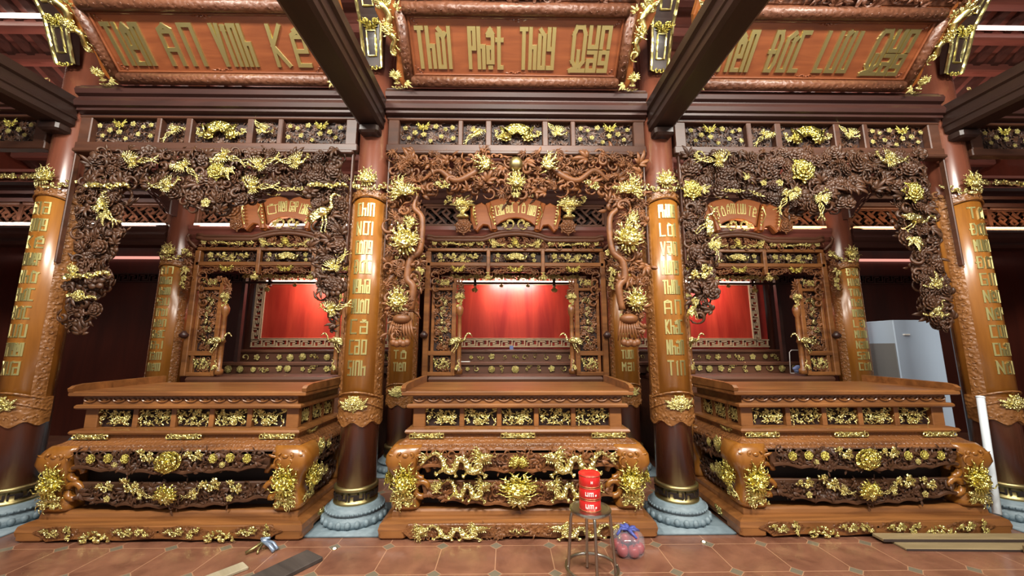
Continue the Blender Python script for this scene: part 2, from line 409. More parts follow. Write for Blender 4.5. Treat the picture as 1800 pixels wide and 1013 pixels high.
def o_dragon():
    """whole dragon in side view, coiling to a head at +x, about 2 units long"""
    g = serpent([(-1.1, .1, .02), (-.85, .28, .05), (-.62, .12, .1), (-.5, -.22, .12), (-.25, -.25, .14), (-.12, .1, .12), (.1, .05, .12), (.2, -.22, .14), (.45, -.25, .16), (.55, .0, .14), (.6, .14, .12)], .11)
    g.stamp(o_dragonhead(), M4((.68, .18, .1), .62, .12, 'flat'))
    claw(g, (-.5, -.2), 3.6, .26); claw(g, (.4, -.25), -.4, .3); claw(g, (.25, -.2), -2.3, .24); claw(g, (-.3, -.2), -1., .2)
    for a in (2.2, 2.7, 3.2, 3.7): blade(g, (-1.08, .1), a, .32, .05, .4, .1)
    return g
def o_phoenix():
    """flying phoenix, head at -x, spread wings and long ribbon tail to +x"""
    g = G()
    g.tube(np.array([(.3, -.02, .1), (.1, -.08, .14), (-.15, -.06, .14), (-.32, .06, .14), (-.38, .22, .14), (-.44, .3, .14)]), [.04, .09, .11, .065, .045, .04], n=7)
    g.ball((-.46, .32, .14), .07, 7, 4); g.tube(np.array([(-.5, .32, .14), (-.6, .3, .14), (-.66, .25, .14)]), [.035, .025, .005], n=4)
    for i in range(4): blade(g, (-.44, .37), 1.2 + .4 * i, .18, .03, .4, .1, 4, .7, .14)
    for i in range(8): blade(g, (-.1 + .03 * i, .02), 2.1 - i * .2, .6 - .03 * i, .04, -.35, .35, 6, .4, .12)
    for i in range(6): blade(g, (-.05 + .03 * i, -.1), -2.0 + i * .22, .36, .036, .35, .3, 6, .4, .12)
    for i in range(4):
        t = np.linspace(0, 1, 11)
        P = np.c_[.25 + 1.0 * t, (-.02 + (.25 - .14 * i) * t + .09 * np.sin(t * 7 + i)), .1 + .05 * np.sin(t * 5)]
        g.tube(P, [.032, .03, .034, .018], n=5, flat=.6)
    return g
def o_crane():
    """standing crane in side view, beak to +x"""
    g = G()
    g.tube(np.array([(-.5, -.25, .05), (-.28, -.05, .1), (-.02, .08, .12), (.14, .12, .12)]), [.03, .14, .17, .08], n=8)
    g.tube(np.array([(.12, .1, .12), (.24, .25, .14), (.18, .42, .14), (.2, .58, .14), (.28, .64, .14)]), [.08, .05, .042, .045, .05], n=6)
    g.tube(np.array([(.28, .65, .14), (.4, .62, .14), (.52, .56, .14)]), [.045, .025, .006], n=5)
    for i in range(6): blade(g, (-.02, .08 - .02 * i), 3.5 + i * .08, .5, .05, .15, .2, 5, .4, .14)
    for x in (-.08, .04): g.tube(np.array([(x, -.05, .1), (x + .05, -.3, .1), (x, -.58, .1), (x + .08, -.62, .12)]), [.04, .025, .02, .02], n=5)
    return g
def o_lotus():
    """lotus vase: bowl on a foot, petals opening upwards"""
    g = G()
    Mv = M4((0, 0, .12), 1, 0, [[1, 0, 0], [0, 0, 1], [0, -1, 0]])
    g.lathe([(.02, -.62), (.3, -.6), (.28, -.5), (.1, -.42), (.12, -.32), (.28, -.22), (.34, -.1), (.26, .02), (.1, .06)], 12, Mv)
    for k, (n, l, w_) in enumerate(((9, .62, .11), (7, .5, .1))):
        for i in range(n):
            a = math.pi * (i + .5) / n; blade(g, (0, 0.02), a, l, w_, .35 * (1 if a > 1.57 else -1), .25 + .2 * k, 6, .4, .12 + .06 * k)
    g.tube(np.array([(-.22, -.12, .42), (0, -.12, .5), (.22, -.12, .42)]), [.04, .05, .04], n=5)
    return g
def o_lotusflower():
    g = G()
    for k, (n, l) in enumerate(((11, .62), (9, .5), (7, .36))):
        for i in range(n):
            a = -.25 + (math.pi + .5) * (i + .5) / n; blade(g, (0, -.1), a, l, .1, .35 * (1 if a > 1.57 else -1), .35 + .1 * k, 6, .4, .05 + .07 * k)
    for s in (-1, 1):
        for i in range(3): blade(g, (0, -.15), -math.pi / 2 + s * (.5 + .35 * i), .45, .08, s * .5, .2)
    g.ball((0, -.02, .2), (.16, .13, .12), 8, 4); return g
def o_bat():
    g = G(); g.ball((0, 0, .1), (.14, .18, .12), 8, 4); g.ball((0, .2, .12), .09, 6, 4)
    for s in (-1, 1):
        for i in range(4): blade(g, (s * .08, .06 - .06 * i), math.pi / 2 - s * (1.05 + .35 * i), .75 - .12 * i, .075, s * .45, .12)
        g.tube(arc(.16, .05, math.pi / 2 * (1 - s), math.pi / 2 * (1 - s) + s * 4, 8, .05, .1, (s * .5, .2)), [.03, .04, .04], n=5)
    blade(g, (0, -.1), -1.57, .3, .1, 0, .1); return g
def o_fan():
    """open fan on scrolled stand"""
    g = G(); n = 9
    for i in range(n):
        a0, a1 = .35 + i * (2.44 / n), .35 + (i + 1) * (2.44 / n)
        P = [(.14 * math.cos(a0), .14 * math.sin(a0)), (.62 * math.cos(a0), .62 * math.sin(a0)), (.62 * math.cos(a1), .62 * math.sin(a1)), (.14 * math.cos(a1), .14 * math.sin(a1))]
        g.plate([(x * 1.25, y - .3) for x, y in P], 0, .08 + .03 * (i % 2), .01)
    for s in (-1, 1):
        g.plate([(s * .55, -.28), (s * .3, -.28), (s * .42, -.1), (s * .66, .1)][::s], 0, .12, .015)
        g.plate([(s * .62, -.28), (s * .58, -.28), (s * .72, .14), (s * .84, .16)][::s], 0, .1, .015)
    return g
def o_fan3():
    """round fan over two smaller ones, leaves around"""
    g = G()
    g.stamp(o_fan(), M4((0, .1, .05), .8, 0, 'flat'))
    for s in (-1, 1):
        for i in range(8):
            a = i * .785; blade(g, (s * .42, -.12), a, .24, .11, .2, .1)
        g.ball((s * .42, -.12, .06), (.18, .18, .08), 8, 4)
    return g
def o_ruyi():
    g = G()
    for s in (-1, 1):
        g.tube(arc(.24, .05, -.6 if s > 0 else math.pi + .6, (-.6 if s > 0 else math.pi + .6) + s * 5, 12, .02, .1, (s * .28, .0)), [.05, .075, .07], n=6)
        blade(g, (s * .42, -.1), math.pi / 2 * (1 - s), .5, .09, s * .6, .12)
        blade(g, (s * .05, -.2), -math.pi / 2 + s * .9, .3, .07, s * .8, .12)
    g.ball((0, -.1, .08), (.1, .16, .08), 7, 4); return g
def o_cluster():
    g = G(); R = random.Random(3)
    for i in range(22):
        x = R.uniform(-.9, .9); y = R.uniform(-.1, .32) * (1 - abs(x)) * 2 - .1
        blade(g, (x, y), R.uniform(.3, 2.8), .3, .08, R.uniform(-1, 1), .4, 5, .5)
    for i in range(7): g.ball((R.uniform(-.6, .6), R.uniform(-.05, .25), .1), .09, 6, 4)
    return g
def o_bouquet(seed=1):
    """tangle of stems, blossoms and leaves filling a 2 x 1.1 panel"""
    g = G(); R = random.Random(seed)
    for i in range(16):
        x0 = -.85 + 1.7 * (i % 8 + .5) / 8 + R.uniform(-.1, .1); y0 = R.uniform(-.46, -.3) if i < 8 else R.uniform(-.05, .1); t = np.linspace(0, 1, 9); am = R.choice((-1, 1)) * R.uniform(.08, .2)
        x1 = max(-.92, min(.92, x0 + R.uniform(-.45, .45))); y1 = R.uniform(-.05, .25) if i < 8 else R.uniform(.28, .5)
        P = np.c_[x0 + (x1 - x0) * t + am * np.sin(t * 6), y0 + (y1 - y0) * t, .06 + .08 * np.sin(t * 4 + i)]
        g.tube(P, [.036, .03, .024], n=5)
        if i % 3 != 1: g.stamp(o_blossom(), M4((P[-1][0], P[-1][1], .12), R.uniform(.15, .22), i, 'flat'))
        for k in range(4):
            j = R.randint(1, 7); blade(g, P[j][:2], R.uniform(0, 6.3), R.uniform(.14, .26), .034, R.uniform(-1.4, 1.4), .35, 5, .6, .08)
    if seed in (1, 3, 5): g.stamp(o_rose(), M4((R.uniform(-.35, .35), R.uniform(-.3, -.1), .06), .38, 0, 'flat'))
    return g
def o_garland():
    g = G(); R = random.Random(5)
    for i in range(26):
        x = -1 + 2 * i / 25; blade(g, (x, R.uniform(-.08, .08)), R.uniform(-.6, .6) + (3.14 if i % 2 else 0), .24, .07, R.uniform(-.8, .8), .35, 5, .6, .05)
        if i % 2: g.ball((x, R.uniform(-.08, .1), .14), .075, 6, 4)
    return g
ORN = {'curl': o_curl, 'leaf': o_leaf, 'rose': o_rose, 'blossom': o_blossom, 'peony': o_peony, 'chrys': o_chrys, 'spray': o_spray, 'cloud': o_cloud,
       'dragonface': o_dragonface, 'dragonhead': o_dragonhead, 'dragon': o_dragon, 'phoenix': o_phoenix, 'crane': o_crane, 'lotus': o_lotus, 'lotusflower': o_lotusflower,
       'bat': o_bat, 'fan': o_fan, 'fan3': o_fan3, 'ruyi': o_ruyi, 'cluster': o_cluster, 'garland': o_garland,
       'bouquet1': lambda: o_bouquet(1), 'bouquet2': lambda: o_bouquet(2), 'bouquet3': lambda: o_bouquet(3), 'bouquet4': lambda: o_bouquet(4), 'bouquet5': lambda: o_bouquet(5)}
GC, MC = {}, {}
def proto(k, mir=False):
    if (k, mir) not in GC: GC[k, mir] = proto(k).mirror() if mir else ORN[k]()
    return GC[k, mir]
def orn(name, key, m, root, p, s, rot=0., flip=False, fr='front', label=None, par=None):
    """one gilded or carved ornament as a part of root; p in world space"""
    k = (key, flip, m)
    if k not in MC: MC[k] = proto(key, flip).mesh(key, True); MC[k].materials.append(MT[m])
    q = tuple(np.array(p) - np.array(root.location)) if root is not None else p
    return obj(name, MC[k], m, par or root, M4(q, s, rot, fr), label=label)

def inside(p, poly):
    x, y = p; r = False; j = len(poly) - 1
    for i in range(len(poly)):
        (xi, yi), (xj, yj) = poly[i], poly[j]
        if (yi > y) != (yj > y) and x < (xj - xi) * (y - yi) / (yj - yi) + xi: r = not r
        j = i
    return r
def foliage(poly, step, kinds, fr=None, depth=.05, seed=1, size=1.7, z=0.):
    """dense carved foliage over polygon [(x, y)] in a local frame"""
    R = random.Random(seed); g = G()
    xs = [p[0] for p in poly]; ys = [p[1] for p in poly]; y = min(ys)
    while y < max(ys):
        x = min(xs) + R.uniform(0, step)
        while x < max(xs):
            q = (x + R.uniform(-.4, .4) * step, y + R.uniform(-.4, .4) * step)
            if inside(q, poly):
                k = R.choice(kinds); s = step * size * R.uniform(.75, 1.3)
                M = M4((q[0], q[1], z + R.uniform(0, depth)), s, R.uniform(0, 6.28), 'flat')
                t = R.uniform(-.45, .45); ct, st = math.cos(t), math.sin(t)
                M[:3, :3] = np.array([[ct, 0, st], [0, 1, 0], [-st, 0, ct]]) @ M[:3, :3]
                g.stamp(proto(k), M)
            x += step
        y += step
    return g
FOL = ['curl', 'curl', 'leaf', 'leaf', 'blossom', 'curl', 'leaf', 'rose']
FOLR = ['rose', 'leaf', 'curl', 'rose', 'leaf', 'chrys']

# ------------------------------------------------------------------ square seal-style lettering
GLY = {'T': [[(0, 1), (1, 1)], [(.5, 1), (.5, 0)]], 'H': [[(0, 1), (0, 0)], [(1, 1), (1, 0)], [(0, .5), (1, .5)]], 'h': [[(0, 1), (0, 0)], [(0, .55), (1, .55), (1, 0)]],
       'o': [[(0, 0), (0, 1), (1, 1), (1, 0), (0, 0)]], 'i': [[(.5, 0), (.5, 1)]], 'P': [[(0, 0), (0, 1), (1, 1), (1, .5), (0, .5)]], 'a': [[(0, 1), (1, 1), (1, 0), (0, 0), (0, .55), (1, .55)]],
       't': [[(.4, 1), (.4, 0), (1, 0)], [(0, .72), (1, .72)]], 'u': [[(0, 1), (0, 0), (1, 0), (1, 1)]], 'y': [[(0, 1), (0, .5), (1, .5)], [(1, 1), (1, 0), (0, 0)]],
       'Q': [[(.3, .1), (0, .22), (0, .85), (.2, 1), (.8, 1), (1, .85), (1, .22), (.7, .1), (.3, .1)], [(.5, .45), (.5, .1), (-.15, 0), (1.1, 0)]], 'n': [[(0, 0), (0, 1), (1, 1), (1, 0)]],
       'g': [[(1, .42), (0, .42), (0, 1), (1, 1), (1, 0), (0, 0)]], 'e': [[(1, 0), (0, 0), (0, 1), (1, 1), (1, .5), (0, .5)]], 'A': [[(0, 0), (0, 1), (1, 1), (1, 0)], [(0, .45), (1, .45)]],
       'V': [[(0, 1), (.5, 0), (1, 1)]], 'K': [[(0, 0), (0, 1)], [(1, 1), (0, .5), (1, 0)]], 'D': [[(0, 0), (0, 1), (.7, 1), (1, .8), (1, .2), (.7, 0), (0, 0)]],
       'L': [[(0, 1), (0, 0), (1, 0)]], 'c': [[(1, 1), (0, 1), (0, 0), (1, 0)]], 'G': [[(1, 1), (0, 1), (0, 0), (1, 0), (1, .5), (.5, .5)]],
       'm': [[(0, 0), (0, 1), (1, 1), (1, 0)], [(.5, 1), (.5, 0)]], 'S': [[(1, 1), (0, 1), (0, .5), (1, .5), (1, 0), (0, 0)]], 'N': [[(0, 0), (0, 1), (1, 0), (1, 1)]],
       'r': [[(0, 0), (0, 1), (1, 1), (1, .8)]], 'x': [[(0, 0), (1, 1)], [(0, 1), (1, 0)]], 'l': [[(.5, 1), (.5, 0)]], 'b': [[(0, 1), (0, 0), (1, 0), (1, .55), (0, .55)]],
       'd': [[(1, 1), (1, 0), (0, 0), (0, .55), (1, .55)]], 'M': [[(0, 0), (0, 1), (.5, .5), (1, 1), (1, 0)]], 'p': [[(0, 0), (0, 1), (1, 1), (1, .5), (0, .5)]]}
GLY.update({'C': GLY['c'], 's': GLY['S'], 'k': GLY['K'], 'v': GLY['V'], 'X': GLY['x'], 'O': GLY['o'], 'E': GLY['e'], 'I': GLY['i'], 'R': GLY['r'], 'B': GLY['b'], 'q': GLY['Q'], 'Y': GLY['y'], 'U': GLY['u']})
DIA = {'\u0302': [[(.05, 0), (.5, 1), (.95, 0)]], '\u0301': [[(.3, 0), (.8, 1)]], '\u0300': [[(.2, 1), (.7, 0)]], '\u0303': [[(0, .2), (.3, .9), (.7, .1), (1, .8)]], '\u0309': [[(.3, 1), (.7, .8), (.5, 0)]], '\u0306': [[(0, .9), (.5, 0), (1, .9)]]}
def word(txt, W, H, st, d):
    """one word drawn as square strokes filling W x H, centred; raised d"""
    segs = []
    def letter(ch, x, y, w_, h):
        dec = unicodedata.normalize('NFD', ch); base = dec[0]; marks = dec[1:]
        bar = base in 'đĐ'; base = {'đ': 'd', 'Đ': 'D'}.get(base, base)
        top = [m_ for m_ in marks if m_ in DIA]
        y1 = y + h
        if top: y1 = y + h * (.84 if len(top) == 1 else .74)
        y0 = y
        if '\u0323' in marks: y0 = y + h * .14; segs.append([(x + w_ * .35, y), (x + w_ * .65, y)])
        for pl in GLY[base]: segs.append([(x + w_ * a, y0 + (y1 - y0) * b) for a, b in pl])
        if bar: segs.append([(x - .22 * w_, (y0 + y1) / 2), (x + .4 * w_, (y0 + y1) / 2)])
        if '\u031b' in marks: segs.append([(x + w_, y1 - .06 * h), (x + w_ * 1.3, y1 + .02 * h)])
        for k, m_ in enumerate(top):
            b0 = y1 + h * .05 + k * h * .1; b1 = b0 + h * .09
            for pl in DIA[m_]: segs.append([(x + w_ * a, b0 + (b1 - b0) * b) for a, b in pl])
    if txt == 'Quang':
        letter('Q', -W * .5, -H / 2, W * .3, H)
        for ch, cx, cy in (('u', -.06, .06), ('n', .27, .06), ('a', -.06, -.5), ('g', .27, -.5)): letter(ch, W * cx, H * cy, W * .2, H * .44)
    else:
        ws = [{'i': .25, 'l': .25, 'm': 1.5}.get(unicodedata.normalize('NFD', c)[0], 1.) for c in txt]; gap = .95 if st > .03 else .7
        u = (W - st) / (sum(ws) + gap * (len(ws) - 1)); x = -W / 2 + st / 2
        for c, k in zip(txt, ws): letter(c, x, -H / 2 + st / 2, u * k, H - st); x += u * (k + gap)
    g = G()
    for pl in segs:
        for (xa, ya), (xb, yb) in zip(pl, pl[1:]):
            l_ = math.hypot(xb - xa, yb - ya); c, s = ((xb - xa) / l_, (yb - ya) / l_) if l_ > 1e-6 else (1, 0)
            M = np.eye(4); M[:2, :2] = [[c, -s], [s, c]]; M[:2, 3] = (xa, ya); e = st / 2
            r0 = [(-e, -e, 0), (l_ + e, -e, 0), (l_ + e, e, 0), (-e, e, 0)]; k = .84; dz = d * (1 + .012 * (g.n // 8 % 17))
            r1 = [(x_ + (e * (1 - k) if x_ < 0 else -e * (1 - k)), y_ * k, dz) for x_, y_, _ in r0]
            g.loft([r0, r1], M=M)
    return g

def meander(Lx, H, t, d, cells):
    """key fret strip: Lx long, H high"""
    g = G(); u = Lx / cells
    g.box(0, 0, 0, Lx, t, d); g.box(0, H - t, 0, Lx, H, d)
    for i in range(cells):
        x = i * u; q = u / 5
        g.box(x, t, 0, x + t, H * .78, d); g.box(x, H * .78 - t, 0, x + 3.1 * q, H * .78, d)
        g.box(x + 3.1 * q - t, H * .4, 0, x + 3.1 * q, H * .78, d); g.box(x + 1.5 * q, H * .4, 0, x + 3.1 * q, H * .4 + t, d)
        g.box(x + 4.1 * q, H * .2, 0, x + 4.1 * q + t, H - t, d); g.box(x + 1.5 * q, H * .2, 0, x + 4.1 * q, H * .2 + t, d)
    return g
def lattice(W, H, u, d):
    """diagonal interlocked fret"""
    g = G(); t = u * .2; nx = int(W / u * 1.6) + 2
    for i in range(-nx, nx):
        for j in range(-nx, nx):
            cx, cy = (i + j) * u * .7071, (i - j) * u * .7071
            if abs(cx) > W / 2 - .3 * u or abs(cy) > H / 2 - .3 * u: continue
            a = math.pi / 4 if (i + 2 * j) % 5 in (0, 1) else -math.pi / 4
            if (i + 2 * j) % 5 == 4: a = math.pi / 4
            l_ = u * 1.0; g.box(-l_ * .85, -t, 0, l_ * .85, t, d, M=M4((cx, cy, 0), 1, a, 'flat'))
    for x0, y0, x1, y1 in ((-W / 2, -H / 2, W / 2, -H / 2 + t * 2), (-W / 2, H / 2 - 2 * t, W / 2, H / 2), (-W / 2, -H / 2, -W / 2 + t * 2, H / 2), (W / 2 - 2 * t, -H / 2, W / 2, H / 2)): g.box(x0, y0, 0, x1, y1, d * 1.2)
    g.map(lambda V: np.c_[np.clip(V[:, 0], -W / 2, W / 2), np.clip(V[:, 1], -H / 2, H / 2), V[:, 2]])
    return g

# ================================================================== THE SETTING
CX_IN, CX_OUT, Y1, Y2, Y3, CR = 1.48, 4.6, 3.77, 5.2, 6.95, .17
struct('floor', G().box(-9, -1.5, -.06, 9, 7.4, 0), 'floor')
struct('wall_back', G().box(-9, 7.2, 0, 9, 7.35, 6), 'wall')
struct('wall_left', G().box(-9.1, -1.5, 0, -9, 7.35, 7), 'wall')
struct('wall_right', G().box(9, -1.5, 0, 9.1, 7.35, 7), 'wall')
# roof: flat boarding over the hall in front, boarded slope behind the shrines
def zroof(y): return 6.42 - .5 * (y - 3.5)
g = G().box(-9, -1.5, 6.45, 9, 3.5, 6.55)
g.loft([[(-9, 3.5, 6.5), (-9, 3.5, 6.6), (-9, 7.35, zroof(7.35) + .2), (-9, 7.35, zroof(7.35) + .1)], [(9, 3.5, 6.5), (9, 3.5, 6.6), (9, 7.35, zroof(7.35) + .2), (9, 7.35, zroof(7.35) + .1)]])
struct('ceiling', g, 'redwood')
g = G()
for i, (x0, x1) in enumerate(((-8.9, -4.75), (4.75, 8.9))):
    n = i + 1
    m_ = M4((x0, 7.19, 2.76), 1, 0, 'front'); g.stamp(meander(x1 - x0, .17, .018, .03, 22), m_)
struct('trim_1', g, 'dark')
nrank = ('in the far left aisle', 'in the far right aisle')
def purlin(y, name, label, m='redwood', h=.13, x0=-8.9, x1=8.9):
    g = G(); z = zroof(y) + .08; g.box(x0, y - .07, z - h, x1, y + .07, z, .02)
    tag(obj(name, g, m), label, 'beam', 'roof purlins')
for y, lb in ((4.3, 'highest dark red purlin under the rear roof slope, nearest the name boards'), (4.67, 'second red purlin down the rear roof slope'), (5.05, 'third red purlin down the rear roof slope'), (5.95, 'fourth red purlin down the rear roof slope, above the lattice'), (6.5, 'lowest red purlin of the rear roof slope, by the back wall')):
    purlin(y, 'roof_purlin', lb)
xs = [x for x in np.arange(-8.8, 8.81, .27)]
pr = None
for i, x in enumerate(xs):
    if abs(x) < 4.2: continue
    if pr is None:
        g = G(); a, b = 3.7, 7.1
        g.loft([[(-.05, a, zroof(a)), (.05, a, zroof(a)), (.05, a, zroof(a) + .1), (-.05, a, zroof(a) + .1)], [(-.05, b, zroof(b)), (.05, b, zroof(b)), (.05, b, zroof(b) + .1), (-.05, b, zroof(b) + .1)]])
        o = obj('roof_rafter', g, 'dark'); pr = o
    else: o = pr.copy(); COL.objects.link(o)
    o.location = (x, 0, 0)
    tag(o, ('sloping dark rafter of the rear roof over the left aisle' if x < 0 else 'sloping dark rafter of the rear roof over the right aisle'), 'rafter', 'rafters left' if x < 0 else 'rafters right')
for i, (sx, lb) in enumerate(((-1, 'left'), (1, 'right'))):
    x0, x1 = sorted((sx * 4.75, sx * 8.9))
    tag(obj('led_strip', G().box(x0, 4.5, 5.86, x1, 4.54, 5.9), 'led' if sx < 0 else 'led_rose'), 'led strip glowing along the roof purlin in the upper %s aisle' % lb, 'light')
    tag(obj('led_strip', G().box(x0, 7.1, 3.2, x1, 7.16, 3.24), 'led_pink'), 'pink led strip on the back wall of the %s aisle' % lb, 'light')
    for k in range(2):
        p = at((49, 82)[k] if sx < 0 else (1672, 1702)[k], 141 if sx < 0 else 157, 5.12)
        o = orn('roof_medallion', 'curl', 'gold', None, p, .085); tag(o, '%s gilded disc on the roof boards above the %s aisle' % (('outer', 'inner')[k] if sx < 0 else ('inner', 'outer')[k], lb), 'medallion')

# ================================================================== COLUMNS
def kfret(R, z0, H, n, m, root, name):
    g = meander(2 * math.pi * R, H, .014, .012, n)
    g.map(lambda V: np.c_[(R + V[:, 2]) * np.sin(V[:, 0] / R), -(R + V[:, 2]) * np.cos(V[:, 0] / R), V[:, 1] + z0])
    return obj(name, g, m, root)
COLM = {}
def column(x, y, top, label, slab=True):
    t = thing('column', label, 'column', (x, y, 0), 'round columns')
    if 'sh' not in COLM:
        COLM['sh'] = G().lathe([(CR, .2), (CR, 2.5), (CR - .01, 6.3)], 32).mesh('shaft', True)
        COLM['sh2'] = G().lathe([(CR, .2), (CR, 2.5), (CR, 5.3)], 24).mesh('shaft', True)
        COLM['ba'] = G().lathe([(CR + .012, .17), (CR + .022, .18), (CR + .022, .2), (CR + .01, .205), (CR + .01, .285), (CR + .022, .29), (CR + .022, .315), (CR + .002, .325)], 32).mesh('brass_band', True)
        g = G().box(-.34, -.34, .0, .34, .34, .018)
        g.lathe([(.262, .018), (.27, .05), (.262, .085), (.236, .1), (.23, .112), (.25, .12), (.25, .14), (.225, .155), (.215, .175), (.2, .18)], 36)
        for i in range(22):
            a = i * 2 * math.pi / 22; g.ball((.262 * math.cos(a), .262 * math.sin(a), .055), (.03, .03, .032), 6, 4)
        for i in range(44):
            a = i * 2 * math.pi / 44; g.ball((.248 * math.cos(a), .248 * math.sin(a), .13), .013, 5, 3)
        COLM['st'] = g.mesh('stone_base', True)
        COLM['st'].materials.append(MT['stone']); COLM['ba'].materials.append(MT['brass']); COLM['sh'].materials.append(MT['column']); COLM['sh2'].materials.append(MT['column'])
    obj('shaft', COLM['sh'] if top > 6 else COLM['sh2'], 'column', t)
    obj('brass_band', COLM['ba'], 'brass', t); obj('stone_base', COLM['st'], 'stone', t)
    if 'kf' not in COLM:
        o = kfret(CR + .009, .208, .076, 8, 'black', t, 'key_pattern'); COLM['kf'] = o.data
    else: obj('key_pattern', COLM['kf'], 'black', t)
    return t
CRM = {}
def couplet(x, y, z0, z1, words, zt0, zt1, label, R=.188, crest=True):
    """curved board hung round the front of a column, gilded words down the middle"""
    t = thing('couplet_board', label, 'couplet board', (x, y, 0), 'couplet boards on the columns')
    def strip(g, a0, a1, zb, zt, r0, r1, n=28):
        A = np.linspace(a0, a1, n); rings = []
        f = lambda z, a: z(a) if callable(z) else z
        for a in A:
            s, c = math.sin(a), -math.cos(a)
            rings.append([(r * s, r * c, z) for r, z in ((r0, f(zb, a)), (r1, f(zb, a) + .006), (r1, f(zt, a) - .006), (r0, f(zt, a)))])
        return g.loft(rings)
    A = 1.75; zbw = lambda a: z0 + .022 * math.cos(7 * a) * (1 if abs(a) < 1.5 else 0); ztw = lambda a: z1 - .03 + .03 * math.cos(3.2 * a)
    g = G(); strip(g, -A, A, z0 + .22, z1 - .1, CR + .004, R); bd = obj('board', g, 'couplet', t, smooth=True)
    g = G(); strip(g, -A, A, zbw, z0 + .24, CR + .004, R + .010); strip(g, -A, A, z1 - .12, ztw, CR + .004, R + .010)
    for s in (-1, 1):
        strip(g, *sorted((s * .92, s * 1.42)), z0 + .2, z1 - .1, CR + .01, R + .006, 6)
        for k in range(int((z1 - z0 - .4) / .07)):
            a = s * 1.16; zz = z0 + .27 + k * .07
            B = np.array([[math.cos(a), 0, math.sin(a)], [math.sin(a), 0, -math.cos(a)], [0, 1, 0]])
            g.stamp(proto('curl', k % 2 == 0), M4(((R + .002) * math.sin(a), -(R + .002) * math.cos(a), zz), (.075, .05, .05), k * 1.57, B))
    for zz, h, sp in ((z0 + .24, .05, 1.3), (z0 + .15, .06, 1.5), (z1 - .15, .05, 1.25)):
        P = [((R + .012) * math.sin(a), -(R + .012) * math.cos(a), zz + h * math.cos(a * 1.4)) for a in np.linspace(-sp, sp, 19)]
        g.tube(P, .009, n=6)
    for i in range(9):
        a = (i - 4) * .3
        for zz in (z0 + .19, z0 + .06, z1 - .07):
            B = np.array([[math.cos(a), 0, math.sin(a)], [math.sin(a), 0, -math.cos(a)], [0, 1, 0]])
            g.stamp(proto('curl', i % 2 == 0), M4(((R + .006) * math.sin(a), -(R + .006) * math.cos(a), zz), (.06, .05, .05), i, B))
    obj('carved_border', g, 'couplet_carve', t, smooth=False)
    for i, w_ in enumerate(words):
        zz = zt0 + (zt1 - zt0) * i / (len(words) - 1)
        g = word(w_, .168, .74 * (zt0 - zt1) / (len(words) - 1), .0165, .006)
        g.map(lambda V: np.c_[(R + V[:, 2]) * np.sin(V[:, 0] / R), -(R + V[:, 2]) * np.cos(V[:, 0] / R), V[:, 1] + zz])
        obj('gold_word', g, 'gold_dull', bd)
    yf = y - R - .005
    for k, a in ((-1, -.42), (0, 0), (1, .42)):
        p = (x + (R + .008) * math.sin(a), y - (R + .008) * math.cos(a), z0 + .19)
        B = np.array([[math.cos(a), 0, math.sin(a)], [math.sin(a), 0, -math.cos(a)], [0, 1, 0]])
        orn('gold_peony' if k == 0 else 'gold_leaves', 'peony' if k == 0 else 'leaf', 'gold', t, p, .12 if k == 0 else .1, -k * .9, False, B)
    if crest:
        orn('gold_crest', 'dragonface', 'gold', t, (x, yf, z1 + .07), (.2, .17, .16))
        for k in (-1, 1):
            a = k * .62; B = np.array([[math.cos(a), 0, math.sin(a)], [math.sin(a), 0, -math.cos(a)], [0, 1, 0]])
            orn('gold_scroll', 'cloud', 'gold', t, (x + (R + .004) * math.sin(a), y - (R + .004) * math.cos(a), z1 + .02), .15, k * .5, False, B)
            orn('wooden_scroll', 'cloud', 'couplet_carve', t, (x + (R + .004) * math.sin(k * 1.25), y - (R + .004) * math.cos(k * 1.25), z1 - .02), .16, k * .7, False, B)
    return t
W = [['Gia', 'Hưng', 'Kế', 'Nghiệp', 'Nhờ', 'Phúc', 'Đức', 'Lưu', 'Truyền', 'Xưa'],
     ['Chín', 'Nơi', 'Công', 'Đức', 'Nghĩa', 'Muôn', 'Cả', 'Cao', 'Sinh'],
     ['Phụng', 'Lời', 'Vạn', 'Hưng', 'Thịnh', 'Ân', 'Khắc', 'Nhân', 'Tín'],
     ['Tổ', 'Đức', 'Muôn', 'Đời', 'Gìn', 'Nền', 'Nếp', 'Con', 'Cháu', 'Nối']]
W2 = [['Ân', 'Nghĩa', 'Thâm', 'Sâu', 'Trời', 'Biển', 'Khắc', 'Ghi', 'Tâm', 'Niệm'], ['Con', 'Cháu', 'Ghi', 'Nhớ', 'Ơn', 'Sinh', 'Thành', 'Tổ', 'Tiên'],
      ['Gốc', 'Rễ', 'Bền', 'Sâu', 'Cành', 'Lá', 'Xanh', 'Tươi', 'Mãi'], ['Đạo', 'Hiếu', 'Tình', 'Thân', 'Truyền', 'Lại', 'Muôn', 'Năm', 'Sau', 'Còn']]
CXS = (-CX_OUT, -CX_IN, CX_IN, CX_OUT)
GLY['X'] = GLY['x']; GLY['B'] = GLY['b']
